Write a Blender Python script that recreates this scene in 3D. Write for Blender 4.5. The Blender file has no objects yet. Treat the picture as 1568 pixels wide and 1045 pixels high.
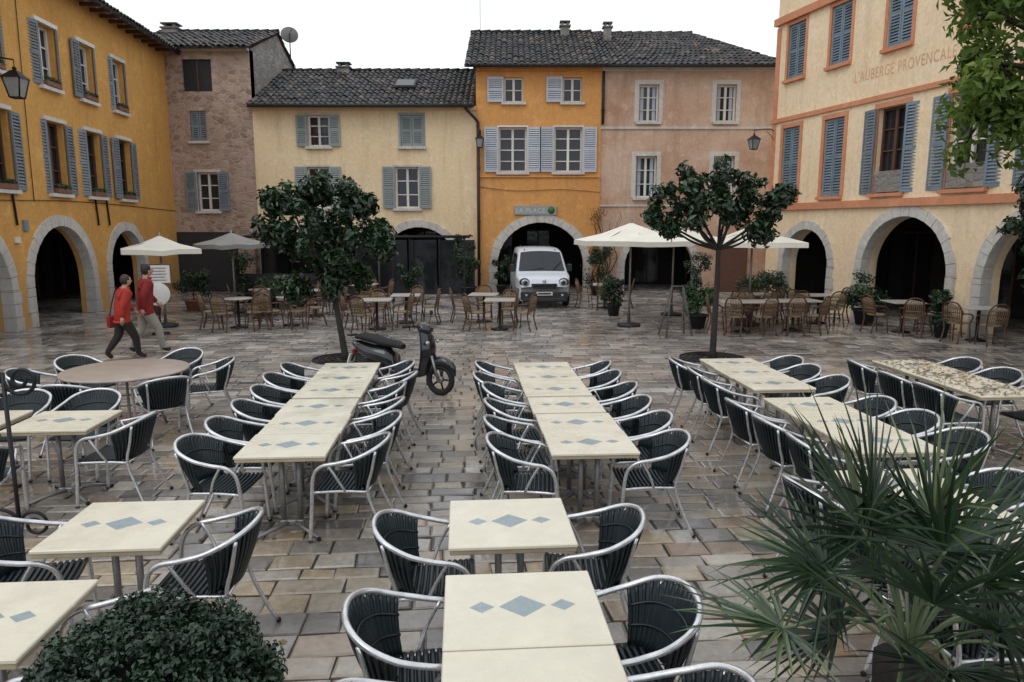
import bpy, math, random
import numpy as np
from mathutils import Vector, Matrix, Euler
random.seed(7); np.random.seed(7)
scene=bpy.context.scene
COL=scene.collection
def lin(r,g,b):
    f=lambda c:(c/255/12.92) if c/255<=.04045 else ((c/255+.055)/1.055)**2.4
    return (f(r),f(g),f(b),1)
# ------------------------------------------------------------------ materials
def nt(name):
    m=bpy.data.materials.new(name); m.use_nodes=True
    t=m.node_tree; b=t.nodes['Principled BSDF']; return m,t,b
def N(t,ty,**k):
    n=t.nodes.new(ty)
    for a,v in k.items(): setattr(n,a,v)
    return n
def mixc(t,fac,a,b,mode='MIX'):
    n=N(t,'ShaderNodeMix',data_type='RGBA',blend_type=mode)
    for s,v in ((0,fac),(6,a),(7,b)):
        if hasattr(v,'is_linked') or hasattr(v,'links'): t.links.new(v,n.inputs[s])
        else: n.inputs[s].default_value=v
    return n.outputs[2]
def mth(t,op,a,b=None,clamp=False):
    n=N(t,'ShaderNodeMath',operation=op,use_clamp=clamp)
    for s,v in ((0,a),(1,b)):
        if v is None: continue
        if hasattr(v,'links'): t.links.new(v,n.inputs[s])
        else: n.inputs[s].default_value=v
    return n.outputs[0]
def noise(t,vec,scale,detail=4,rough=.6):
    n=N(t,'ShaderNodeTexNoise'); n.inputs['Scale'].default_value=scale
    n.inputs['Detail'].default_value=detail; n.inputs['Roughness'].default_value=rough
    t.links.new(vec,n.inputs['Vector']); return n.outputs['Fac']
def ramp(t,fac,stops,interp='LINEAR'):
    n=N(t,'ShaderNodeValToRGB'); e=n.color_ramp.elements; n.color_ramp.interpolation=interp
    while len(e)<len(stops): e.new(.5)
    for i,(p,c) in enumerate(stops):
        e[i].position=p; e[i].color=c if len(c)==4 else (*c,1)
    t.links.new(fac,n.inputs[0]); return n.outputs[0]
def g(v): return (v,v,v,1)
def pos(t): return N(t,'ShaderNodeNewGeometry').outputs['Position']
def objc(t): return N(t,'ShaderNodeTexCoord').outputs['Object']
def scl(t,vec,s):
    n=N(t,'ShaderNodeMapping'); n.inputs['Scale'].default_value=s; t.links.new(vec,n.inputs[0]); return n.outputs[0]
def bump(t,b,h,st,dist=.02):
    n=N(t,'ShaderNodeBump'); n.inputs['Strength'].default_value=st; n.inputs['Distance'].default_value=dist
    t.links.new(h,n.inputs['Height']); t.links.new(n.outputs[0],b.inputs['Normal'])
def rnd(t): return N(t,'ShaderNodeAttribute',attribute_name='rnd').outputs['Fac']
def simple(name,c,rough=.6,metal=0,var=.25,scale=6,bmp=0,c2=None):
    m,t,b=nt(name); c=c if len(c)==4 else (*c,1)
    c2=c2 or tuple(x*(1-var) for x in c[:3])+(1,)
    f=noise(t,objc(t),scale); f=ramp(t,f,[(.3,g(0)),(.7,g(1))])
    col=mixc(t,f,c,c2)
    r=ramp(t,rnd(t),[(0,g(.85)),(1,g(1.1))])
    t.links.new(mixc(t,1.0,col,r,'MULTIPLY'),b.inputs['Base Color'])
    b.inputs['Roughness'].default_value=rough; b.inputs['Metallic'].default_value=metal
    if bmp: bump(t,b,noise(t,objc(t),scale*6),bmp)
    return m
def plaster(name,c,stain,dirt=(.12,.1,.08,1),amt=.5,rubble=None,base=.5,msk=(.42,.58),streak=.35):
    m,t,b=nt(name); p=pos(t)
    f1=ramp(t,noise(t,p,.55,6,.65),[(.35,g(0)),(.7,g(1))])
    col=mixc(t,mth(t,'MULTIPLY',f1,amt),c,stain)
    f2=ramp(t,noise(t,scl(t,p,(2.6,2.6,.22)),1.3,6,.7),[(.5,g(0)),(.78,g(1))])
    col=mixc(t,mth(t,'MULTIPLY',f2,streak),col,dirt)
    f3=ramp(t,noise(t,p,9,6,.7),[(.3,g(.84)),(.7,g(1.06))])
    col=mixc(t,1.0,col,f3,'MULTIPLY')
    f4=ramp(t,noise(t,p,2.1,8,.75),[(.56,g(0)),(.6,g(.28))])
    col=mixc(t,f4,col,tuple(min(1,x*1.2+.05) for x in c[:3])+(1,))
    sep=N(t,'ShaderNodeSeparateXYZ'); t.links.new(p,sep.inputs[0])
    z=mth(t,'ADD',sep.outputs[2],mth(t,'MULTIPLY',noise(t,p,1.5,4),1.6))
    fz=ramp(t,mth(t,'DIVIDE',z,4.0,True),[(.15,g(base)),(.75,g(0))])
    col=mixc(t,fz,col,dirt)
    h=noise(t,p,30,5)
    if rubble:
        v=N(t,'ShaderNodeTexVoronoi',feature='F1'); v.inputs['Scale'].default_value=3.6
        wv=N(t,'ShaderNodeVectorMath',operation='ADD'); nz=N(t,'ShaderNodeTexNoise'); nz.inputs['Scale'].default_value=2.5; t.links.new(p,nz.inputs['Vector'])
        t.links.new(scl(t,p,(1,1,1.7)),wv.inputs[0]); t.links.new(scl(t,nz.outputs['Color'],(.25,.25,.25)),wv.inputs[1])
        t.links.new(wv.outputs[0],v.inputs['Vector'])
        sc=N(t,'ShaderNodeSeparateColor'); t.links.new(v.outputs['Color'],sc.inputs[0])
        rc=ramp(t,sc.outputs[0],[(0,rubble[0]),(.5,rubble[1]),(1,rubble[2])])
        v2=N(t,'ShaderNodeTexVoronoi',feature='DISTANCE_TO_EDGE'); v2.inputs['Scale'].default_value=3.6
        t.links.new(wv.outputs[0],v2.inputs['Vector'])
        e=ramp(t,v2.outputs['Distance'],[(.02,g(0)),(.12,g(1))])
        mk=ramp(t,noise(t,p,.8,5),[(msk[0],g(.1)),(msk[1],g(1))])
        col=mixc(t,mth(t,'MULTIPLY',mth(t,'MULTIPLY',e,mk),.75),col,rc)
        h=mth(t,'ADD',mth(t,'MULTIPLY',e,1.2),mth(t,'MULTIPLY',h,.5))
    t.links.new(col,b.inputs['Base Color']); b.inputs['Roughness'].default_value=.9
    b.inputs['Specular IOR Level'].default_value=.2
    bump(t,b,h,.4,.03); return m
def foliage(name,dark,mid,light,rough=.4,tr=.2):
    m,t,b=nt(name)
    c=ramp(t,rnd(t),[(0,dark),(.6,mid),(1,light)])
    t.links.new(c,b.inputs['Base Color']); b.inputs['Roughness'].default_value=rough
    if tr:
        tl=N(t,'ShaderNodeBsdfTranslucent'); t.links.new(c,tl.inputs[0])
        mx=N(t,'ShaderNodeMixShader'); mx.inputs[0].default_value=tr
        t.links.new(b.outputs[0],mx.inputs[1]); t.links.new(tl.outputs[0],mx.inputs[2])
        t.links.new(mx.outputs[0],t.nodes['Material Output'].inputs[0])
    return m
M={}
M['E']=plaster('ochre_plaster',lin(224,172,98),lin(200,138,72),dirt=(.28,.18,.1,1))
M['A']=plaster('rose_stone_plaster',lin(194,168,152),lin(168,138,120),rubble=[lin(138,112,98),lin(184,164,148),lin(116,100,90)],msk=(.3,.5))
M['Aside']=plaster('grey_rubble',lin(146,141,134),lin(116,110,104),rubble=[lin(106,102,98),lin(166,160,152),lin(128,122,114)],msk=(.3,.5))
M['B']=plaster('cream_plaster',lin(246,222,182),lin(236,200,154),dirt=(.36,.28,.2,1),amt=.4)
M['C']=plaster('orange_plaster',lin(228,168,102),lin(206,138,78),dirt=(.32,.2,.12,1))
M['D']=plaster('beige_plaster',lin(220,192,170),lin(174,122,88),dirt=(.24,.16,.12,1),amt=.75,streak=.45)
M['F']=plaster('cream_orange_plaster',lin(250,228,192),lin(244,204,158),dirt=(.48,.35,.24,1),amt=.6,base=.35)
M['trimO']=plaster('orange_trim',lin(216,150,114),lin(200,128,92),dirt=(.32,.2,.12,1))
M['faded']=plaster('faded_lettering',lin(212,158,122),lin(232,194,156),dirt=(.5,.36,.25,1),amt=1)
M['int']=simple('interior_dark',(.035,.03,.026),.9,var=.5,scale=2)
M['stone']=plaster('pale_stone',lin(218,213,204),lin(182,174,164),dirt=(.22,.2,.18,1),amt=.6)
M['white']=simple('white_paint',lin(228,225,218),.5,var=.15)
M['shutB']=simple('bluegrey_shutter',lin(134,144,150),.6,var=.3,scale=3)
M['shutL']=simple('pale_blue_shutter',lin(194,200,208),.6,var=.12,scale=3)
M['shutG']=simple('greygreen_shutter',lin(156,166,164),.6,var=.2,scale=3)
M['shutT']=simple('steel_blue_shutter',lin(124,140,152),.6,var=.3,scale=3)
M['shutK']=simple('grey_shutter',lin(104,100,98),.6,var=.2,scale=3)
M['brown']=simple('brown_wood',(.12,.055,.035),.6)
M['iron']=simple('black_iron',(.012,.012,.013),.45,.3)
M['dark']=simple('dark_grey',(.028,.028,.03),.6)
def glassm():
    m,t,b=nt('window_glass'); b.inputs['Base Color'].default_value=(.02,.022,.025,1)
    b.inputs['Roughness'].default_value=.06
    bump(t,b,noise(t,pos(t),2.5,2),.15,.02); return m
M['glass']=glassm()
def tilem():
    m,t,b=nt('roof_tile'); c=ramp(t,rnd(t),[(0,lin(42,40,40)),(.45,lin(62,59,57)),(.85,lin(86,79,74)),(1,lin(124,106,92))])
    l=ramp(t,noise(t,pos(t),1.2,6,.7),[(.35,g(.45)),(.7,g(1.05))])
    c=mixc(t,1.0,c,l,'MULTIPLY')
    l2=ramp(t,noise(t,pos(t),22,4,.7),[(.55,g(0)),(.7,g(.4))])
    c=mixc(t,l2,c,lin(112,114,110))
    t.links.new(c,b.inputs['Base Color']); b.inputs['Roughness'].default_value=.6; return m
M['tile']=tilem()
def alum():
    m,t,b=nt('aluminium'); b.inputs['Metallic'].default_value=.75
    c=ramp(t,noise(t,objc(t),14),[(.3,g(.55)),(.7,g(.78))]); t.links.new(c,b.inputs['Base Color'])
    r=ramp(t,noise(t,objc(t),25),[(.3,g(.2)),(.7,g(.42))]); t.links.new(r,b.inputs['Roughness']); return m
M['alu']=alum()
M['steel']=simple('galvanised_steel',(.33,.32,.31),.45,.6,var=.3,scale=9)
M['green']=simple('dark_resin_weave',(.014,.024,.029),.36,var=.4,scale=20)
def tabletop(name,base,dia):
    m,t,b=nt(name); o=objc(t); sep=N(t,'ShaderNodeSeparateXYZ'); t.links.new(o,sep.inputs[0])
    X,Y=sep.outputs[0],sep.outputs[1]
    def dm(cx,a,bb):
        d=mth(t,'ADD',mth(t,'DIVIDE',mth(t,'ABSOLUTE',mth(t,'SUBTRACT',X,cx)),a),mth(t,'DIVIDE',mth(t,'ABSOLUTE',Y),bb))
        return mth(t,'LESS_THAN',d,1.0)
    f=mth(t,'ADD',mth(t,'ADD',dm(0,.115,.10),dm(-.195,.062,.052)),dm(.195,.062,.052),True)
    n1=noise(t,pos(t),4,6,.7)
    c=mixc(t,ramp(t,n1,[(.35,g(0)),(.75,g(1))]),base,tuple(x*.84 for x in base[:3])+(1,))
    sp=ramp(t,noise(t,pos(t),60,3,.8),[(.64,g(0)),(.72,g(.5))])
    c=mixc(t,sp,c,lin(150,135,105))
    dn=mixc(t,ramp(t,noise(t,pos(t),35,4),[(.4,g(0)),(.65,g(.5))]),dia,lin(166,174,170))
    c=mixc(t,f,c,dn)
    t.links.new(c,b.inputs['Base Color'])
    t.links.new(ramp(t,noise(t,pos(t),3,5,.65),[(.35,g(.16)),(.65,g(.48))]),b.inputs['Roughness'])
    bump(t,b,noise(t,pos(t),6,3),.06,.01); return m
M['top']=tabletop('table_laminate',lin(228,219,196),lin(142,156,158))
M['edge']=simple('table_edge',lin(184,168,138),.5)
M['topbrown']=simple('round_table_top',lin(176,160,146),.3,var=.2)
M['topgrey']=simple('terrace_table_top',lin(176,170,160),.4,var=.2)
M['wick']=simple('wicker',lin(160,134,104),.7,var=.5,scale=60,bmp=.5)
M['wickd']=simple('cane_frame',lin(92,64,46),.5)
M['canvas']=simple('umbrella_canvas',lin(236,230,214),.8,var=.1,scale=3)
M['canvasg']=simple('grey_canvas',lin(150,146,140),.8,var=.2,scale=3)
M['bark']=simple('bark',(.045,.037,.031),.9,var=.5,scale=25,bmp=.6)
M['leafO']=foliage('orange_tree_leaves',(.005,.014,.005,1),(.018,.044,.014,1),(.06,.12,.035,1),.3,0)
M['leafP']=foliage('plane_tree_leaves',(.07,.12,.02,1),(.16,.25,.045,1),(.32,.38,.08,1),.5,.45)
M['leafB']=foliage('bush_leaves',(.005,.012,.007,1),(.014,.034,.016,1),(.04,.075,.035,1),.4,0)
M['leafM']=foliage('shrub_leaves',(.012,.03,.010,1),(.03,.07,.02,1),(.08,.15,.04,1),.5,0)
M['dry']=foliage('dry_leaves',(.12,.05,.02,1),(.25,.13,.04,1),(.4,.3,.08,1),.7,0)
M['palm']=foliage('palm_leaves',(.007,.018,.009,1),(.028,.06,.025,1),(.20,.25,.12,1),.34,0)  # lightest stop puts highlights into the colour of random leaflets
M['terra']=simple('terracotta',(.28,.12,.07),.8)
M['red']=simple('red_jacket',(.5,.03,.014),.75,var=.3,scale=8,bmp=.3)
M['red2']=simple('crimson_jacket',(.30,.014,.014),.75,var=.3,scale=8,bmp=.3)
M['trd']=simple('dark_trousers',(.025,.016,.015),.85)
M['trw']=simple('beige_trousers',(.42,.38,.32),.85)
M['skin']=simple('skin',(.5,.28,.19),.55,var=.1)
M['hair']=simple('dark_hair',(.02,.014,.01),.6)
M['hair2']=simple('brown_hair',(.04,.025,.018),.6)
M['shoe']=simple('shoe_leather',(.03,.02,.018),.5)
def paint(name,c,r=.25):
    m,t,b=nt(name); b.inputs['Base Color'].default_value=c; b.inputs['Coat Weight'].default_value=.6
    t.links.new(ramp(t,noise(t,objc(t),3,5),[(.3,g(r)),(.7,g(r+.15))]),b.inputs['Roughness']); return m
M['van']=paint('white_car_paint',lin(214,218,224))
M['blk']=paint('black_scooter_paint',(.01,.01,.012,1),.15)
M['rub']=simple('rubber',(.015,.015,.015),.8)
M['lens']=simple('lamp_lens',(.5,.52,.55),.1,.2)
M['lampglass']=simple('frosted_lamp_glass',(.32,.34,.35),.15,0)
M['soil']=simple('soil',(.03,.02,.015),.95)
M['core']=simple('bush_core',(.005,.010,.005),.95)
# ------------------------------------------------------------------ mesh builder
class MB:
    def __init__(s): s.v=[];s.f=[];s.mi=[];s.sm=[];s.mats=[];s.r=[]
    def m(s,k):
        k=M[k] if isinstance(k,str) else k
        if k not in s.mats: s.mats.append(k)
        return s.mats.index(k)
    def add(s,vs,fs,mat,smooth=False,r=None):
        o=len(s.v); s.v+= [tuple(v) for v in vs]; i=s.m(mat)
        s.f+=[tuple(a+o for a in f) for f in fs]; s.mi+=[i]*len(fs); s.sm+=[smooth]*len(fs)
        r=random.random() if r is None else r
        s.r+=[r]*len(vs)
    def box(s,c,d,mat,rot=None,bev=0,r=None):
        x,y,z=[a/2 for a in d]; c=Vector(c)
        if bev:
            b=min(bev,x*.45,y*.45,z*.45); vs=[];idx={}
            for sx in(-1,1):
                for sy in(-1,1):
                    for sz in(-1,1):
                        for ax in range(3):
                            q=[sx*(x-(0 if ax==0 else b)),sy*(y-(0 if ax==1 else b)),sz*(z-(0 if ax==2 else b))]
                            idx[(sx,sy,sz,ax)]=len(vs); vs.append(q)
            fs=[]
            for ax in range(3):
                o=[a for a in range(3) if a!=ax]
                for sg in(-1,1):
                    l=[]
                    for u,w in((-1,-1),(1,-1),(1,1),(-1,1)):
                        k=[0,0,0];k[ax]=sg;k[o[0]]=u;k[o[1]]=w; l.append(idx[(*k,ax)])
                    fs.append(l)
                for u in(-1,1):
                    for w in(-1,1):
                        k0=[0,0,0];k1=[0,0,0];k0[ax]=-1;k1[ax]=1
                        for k in(k0,k1): k[o[0]]=u;k[o[1]]=w
                        fs.append([idx[(*k0,o[0])],idx[(*k1,o[0])],idx[(*k1,o[1])],idx[(*k0,o[1])]])
            for k in [(a,b2,c2) for a in(-1,1) for b2 in(-1,1) for c2 in(-1,1)]:
                fs.append([idx[(*k,0)],idx[(*k,1)],idx[(*k,2)]])
        else:
            vs=[(-x,-y,-z),(x,-y,-z),(x,y,-z),(-x,y,-z),(-x,-y,z),(x,-y,z),(x,y,z),(-x,y,z)]
            fs=[(0,3,2,1),(4,5,6,7),(0,1,5,4),(1,2,6,5),(2,3,7,6),(3,0,4,7)]
        vs=[Vector(v) for v in vs]
        if rot is not None:
            R=rot if isinstance(rot,Matrix) else Euler(rot).to_matrix()
            vs=[R@v for v in vs]
        s.add([v+c for v in vs],fs,mat,False,r)
    def tube(s,pts,rad,mat,n=8,closed=False,caps=True,r=None):
        pts=[Vector(p) for p in pts]; L=len(pts)
        rr=rad if isinstance(rad,(list,tuple)) else [rad]*L
        vs=[];prev=None
        for i,p in enumerate(pts):
            a=pts[(i-1)%L] if (closed or i>0) else p; b=pts[(i+1)%L] if (closed or i<L-1) else p
            t=(b-a).normalized()
            if prev is None:
                u=t.orthogonal().normalized()
            else:
                u=prev-t*prev.dot(t)
                u=u.normalized() if u.length>1e-6 else t.orthogonal().normalized()
            prev=u; w=t.cross(u)
            for k in range(n):
                an=2*math.pi*k/n; vs.append(p+(u*math.cos(an)+w*math.sin(an))*rr[i])
        fs=[]
        for i in range(L if closed else L-1):
            j=(i+1)%L
            for k in range(n):
                k2=(k+1)%n; fs.append((i*n+k,i*n+k2,j*n+k2,j*n+k))
        if caps and not closed: fs+= [tuple(range(n))[::-1],tuple((L-1)*n+k for k in range(n))]
        s.add(vs,fs,mat,True,r)
    def sph(s,c,rad,mat,nu=12,nv=8,rot=None,r=None):
        if not isinstance(rad,(list,tuple)): rad=(rad,)*3
        vs=[];c=Vector(c);R=Euler(rot).to_matrix() if rot else Matrix.Identity(3)
        for i in range(nv+1):
            th=math.pi*i/nv
            for k in range(nu):
                ph=2*math.pi*k/nu
                vs.append(c+R@Vector((rad[0]*math.sin(th)*math.cos(ph),rad[1]*math.sin(th)*math.sin(ph),rad[2]*math.cos(th))))
        fs=[(i*nu+k,(i+1)*nu+k,(i+1)*nu+(k+1)%nu,i*nu+(k+1)%nu) for i in range(nv) for k in range(nu)]
        s.add(vs,fs,mat,True,r)
    def lathe(s,c,prof,mat,n=20,axis='Z',r=None):
        vs=[];c=Vector(c)
        for (rr,z) in prof:
            for k in range(n):
                a=2*math.pi*k/n; q=(rr*math.cos(a),rr*math.sin(a),z)
                if axis=='X': q=(q[2],q[0],q[1])
                if axis=='Y': q=(q[0],q[2],q[1])
                vs.append(c+Vector(q))
        fs=[(i*n+k,i*n+(k+1)%n,(i+1)*n+(k+1)%n,(i+1)*n+k) for i in range(len(prof)-1) for k in range(n)]
        s.add(vs,fs,mat,True,r)
    def quad(s,a,b,c,d,mat,r=None): s.add([a,b,c,d],[(0,1,2,3)],mat,False,r)
    def mesh(s,name):
        me=bpy.data.meshes.new(name); me.from_pydata(s.v,[],s.f)
        for m in s.mats: me.materials.append(m)
        me.polygons.foreach_set('material_index',s.mi); me.polygons.foreach_set('use_smooth',s.sm)
        a=me.attributes.new('rnd','FLOAT','POINT'); a.data.foreach_set('value',s.r)
        me.update(); return me
    def obj(s,name,mw=None,parent=None):
        return place(s.mesh(name),name,mw,parent)
def place(me,name,mw=None,parent=None):
    o=bpy.data.objects.new(name,me); COL.objects.link(o)
    if parent: o.parent=parent
    if mw is not None: o.matrix_local=mw
    return o
def empty(name,loc=(0,0,0)):
    e=bpy.data.objects.new(name,None); COL.objects.link(e); e.location=loc; e.empty_display_size=.2; return e
def TR(x,y,z=0,rz=0): return Matrix.Translation((x,y,z))@Matrix.Rotation(rz,4,'Z')
def crom(P,n=6,closed=False):
    P=[Vector(p) for p in P]; out=[];L=len(P)
    for i in range(L if closed else L-1):
        p0=P[i-1] if (i>0 or closed) else P[0]*2-P[1]
        p1=P[i]; p2=P[(i+1)%L]; p3=P[(i+2)%L] if (closed or i+2<L) else P[-1]*2-P[-2]
        for k in range(n):
            t=k/n
            out.append(.5*((2*p1)+(p2-p0)*t+(2*p0-5*p1+4*p2-p3)*t*t+(3*p1-p0-3*p2+p3)*t**3))
    if not closed: out.append(P[-1])
    return out
def leafcloud(name,clumps,n,Ls,W,mat,parent=None,mw=None,shell=.45,up=.25,seed=1,rb=None):
    rs=np.random.RandomState(seed)
    C=np.array([c[0] for c in clumps]); R=np.array([c[1] if isinstance(c[1],(tuple,list)) else (c[1],)*3 for c in clumps])
    wt=R[:,0]**2; idx=rs.choice(len(C),n,p=wt/wt.sum())
    d=rs.normal(size=(n,3)); d/=np.linalg.norm(d,axis=1)[:,None]
    fr=rs.rand(n)**shell
    P=C[idx]+d*R[idx]*fr[:,None]
    nn=d*.9+rs.normal(size=(n,3))*.55+np.array([0,0,up]); nn/=np.linalg.norm(nn,axis=1)[:,None]
    tt=np.cross(nn,rs.normal(size=(n,3))); tt/=np.linalg.norm(tt,axis=1)[:,None]
    ss=np.cross(nn,tt); ls=Ls*(.7+.6*rs.rand(n))[:,None]; ws=ls*W/Ls
    a=P-tt*ls*.5; b=P+ss*ws*.5+nn*ws*.2-tt*ls*.05; c=P+tt*ls*.5-nn*ls*.12; e=P-ss*ws*.5+nn*ws*.2-tt*ls*.05
    V=np.stack([a,b,c,e],1).reshape(-1,3)
    i=np.arange(n)*4; F=np.concatenate([np.stack([i,i+1,i+2],1),np.stack([i,i+2,i+3],1)])
    me=bpy.data.meshes.new(name); me.from_pydata(V.tolist(),[],F.tolist()); me.materials.append(M[mat])
    cl=rs.rand(len(C))
    rv=np.clip(.12+.35*rs.rand(n)+.35*cl[idx]+.28*(d[:,2])*fr,0,1)  # random tone plus painted top light: upper leaves of each clump lighter
    at=me.attributes.new('rnd','FLOAT','POINT'); at.data.foreach_set('value',np.repeat(rv,4).astype(np.float32))
    me.polygons.foreach_set('use_smooth',[True]*len(F)); me.update()
    return place(me,name,mw,parent)
# ------------------------------------------------------------------ ground
TH=.0715; cT,sT=math.cos(TH),math.sin(TH)
def R(p,q): return (p*cT-q*sT, p*sT+q*cT)
mb=MB(); mb.quad((-300,-300,-.02),(300,-300,-.02),(300,300,-.02),(-300,300,-.02),simple('mortar',(.045,.04,.036),.6,scale=1.5))
mb.obj('ground')
def stonem():
    m,t,b=nt('paving_stone'); p=pos(t)
    c=ramp(t,rnd(t),[(0,lin(124,117,110)),(.22,lin(158,149,137)),(.45,lin(184,170,151)),(.62,lin(206,184,150)),(.76,lin(174,144,114)),(.88,lin(216,206,188)),(1,lin(146,132,120))])
    l=ramp(t,noise(t,p,14,6,.7),[(.3,g(.64)),(.7,g(1.12))]); c=mixc(t,1.0,c,l,'MULTIPLY')
    l=ramp(t,noise(t,p,.45,4,.6),[(.35,g(.66)),(.65,g(1.06))]); c=mixc(t,1.0,c,l,'MULTIPLY')
    sep=N(t,'ShaderNodeSeparateXYZ'); t.links.new(p,sep.inputs[0])
    far=ramp(t,mth(t,'DIVIDE',sep.outputs[1],14.0,True),[(.3,g(0)),(1,g(.8))])
    gcol=mixc(t,1.0,ramp(t,rnd(t),[(0,lin(116,112,110)),(.6,lin(164,157,151)),(.85,lin(202,196,188)),(1,lin(172,155,142))]),l,'MULTIPLY')
    c=mixc(t,far,c,gcol)
    wm=ramp(t,noise(t,p,.8,5,.65),[(.42,g(1)),(.6,g(.15))])
    c=mixc(t,mth(t,'MULTIPLY',wm,.22),c,g(.03))
    t.links.new(c,b.inputs['Base Color'])
    r2=mth(t,'ADD',ramp(t,noise(t,p,.8,5,.65),[(.42,g(.16)),(.62,g(.38))]),mth(t,'MULTIPLY',noise(t,p,30,4),.12)); t.links.new(r2,b.inputs['Roughness'])
    b.inputs['Specular IOR Level'].default_value=.7
    t.links.new(mth(t,'MULTIPLY',wm,.75),b.inputs['Coat Weight']); b.inputs['Coat Roughness'].default_value=.09; b.inputs['Coat IOR'].default_value=1.45
    bump(t,b,noise(t,p,12,6,.6),.32,.012); return m
mb=MB(); sm=stonem(); q=-1.0; rg=random.Random(3)
while q<31:
    h=rg.uniform(.16,.27); p=-19+rg.uniform(0,.4)
    while p<19:
        w=rg.choice([rg.uniform(.2,.34),rg.uniform(.28,.52)])
        gp=.006; ch=.014
        j=lambda: rg.uniform(-.012,.012)
        P=[(p+gp+j(),q+gp+j()),(p+w-gp+j(),q+gp+j()),(p+w-gp+j(),q+h-gp+j()),(p+gp+j(),q+h-gp+j())]
        cx,cy=p+w/2,q+h/2; tx,ty=rg.gauss(0,.014),rg.gauss(0,.014); z0=rg.uniform(-.006,.001)
        vs=[];
        for x,y in P: X,Y=R(x,y); vs.append((X,Y,-.022))
        for x,y in P: X,Y=R(x,y); vs.append((X,Y,-.009+z0+(x-cx)*tx+(y-cy)*ty))
        for x,y in P:
            x2=x+(ch if x<cx else -ch)*rg.uniform(.6,1.5); y2=y+(ch if y<cy else -ch)*rg.uniform(.6,1.5); X,Y=R(x2,y2); vs.append((X,Y,z0+(x2-cx)*tx+(y2-cy)*ty))
        fs=[(8,9,10,11)]
        for k in range(4):
            k2=(k+1)%4; fs+=[(k,k2,k2+4,k+4),(k+4,k2+4,k2+8,k+8)]
        X,Y=R(cx,cy)
        if abs(X)<.85*max(Y,0)+5: mb.add(vs,fs,sm,False,min(1,max(0,rg.random())))
        p+=w
    q+=h
mb.obj('paving_stones')
# ------------------------------------------------------------------ buildings
def frame(o,d):
    d=Vector((d[0],d[1],0)).normalized(); n=Vector((d.y,-d.x,0))
    m=Matrix.Identity(4); m.col[0][:3]=d; m.col[1][:3]=(0,0,1); m.col[2][:3]=n; m.col[3][:3]=(o[0],o[1],0)
    return m
def wall(name,par,fm,L,H,holes,arches,mat,th=.4,s0=0):
    cu=bpy.data.curves.new(name,'CURVE'); cu.dimensions='2D'; cu.fill_mode='BOTH'; cu.extrude=th/2
    pts=[(s0,-.05)]
    for sc,r,sp in sorted(arches):
        pts+=[(sc-r,-.05),(sc-r,sp)]+[(sc-r*math.cos(a),sp+r*math.sin(a)) for a in [math.pi*k/24 for k in range(1,24)]]+[(sc+r,sp),(sc+r,-.05)]
    pts+=[(L,-.05),(L,H),(s0,H)]
    def spl(P):
        s=cu.splines.new('POLY'); s.points.add(len(P)-1)
        for k,(x,y) in enumerate(P): s.points[k].co=(x,y,0,1)
        s.use_cyclic_u=True
    spl(pts)
    for a,b,c,d in holes: spl([(a,c),(b,c),(b,d),(a,d)])
    o=bpy.data.objects.new(name,cu); COL.objects.link(o)
    dg=bpy.context.evaluated_depsgraph_get(); me=bpy.data.meshes.new_from_object(o.evaluated_get(dg))
    bpy.data.objects.remove(o); me.materials.clear(); me.materials.append(M[mat])
    for v in me.vertices: v.co.z-=th/2
    for p in me.polygons: p.use_smooth=False
    return place(me,name,fm,par)
def shutter(mb,s0,s1,z0,z1,n,mat,ang=0,hinge=None):
    w=s1-s0; h=z1-z0; hs=hinge if hinge is not None else s0
    Rm=Matrix.Rotation(ang,3,'Y'); rv=random.random()
    def bx(c,d):
        c=Vector(c)-Vector((hs,0,n)); c=Rm@c+Vector((hs,0,n)); mb.box(c,d,mat,Rm,r=rv)
    sc=(s0+s1)/2; zc=(z0+z1)/2
    bx((s0+.03,zc,n),(.06,h,.04)); bx((s1-.03,zc,n),(.06,h,.04))
    for z in (z0+.04,zc,z1-.04): bx((sc,z,n),(w-.12,.08,.038))
    k=max(4,int(h/.085))
    for i in range(k):
        z=z0+.08+(h-.16)*(i+.5)/k
        c=Rm@(Vector((sc,z,n))-Vector((hs,0,n)))+Vector((hs,0,n))
        mb.box(c,(w-.12,.075,.012),mat,Rm@Matrix.Rotation(-.6,3,'X'),r=rv)
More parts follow.
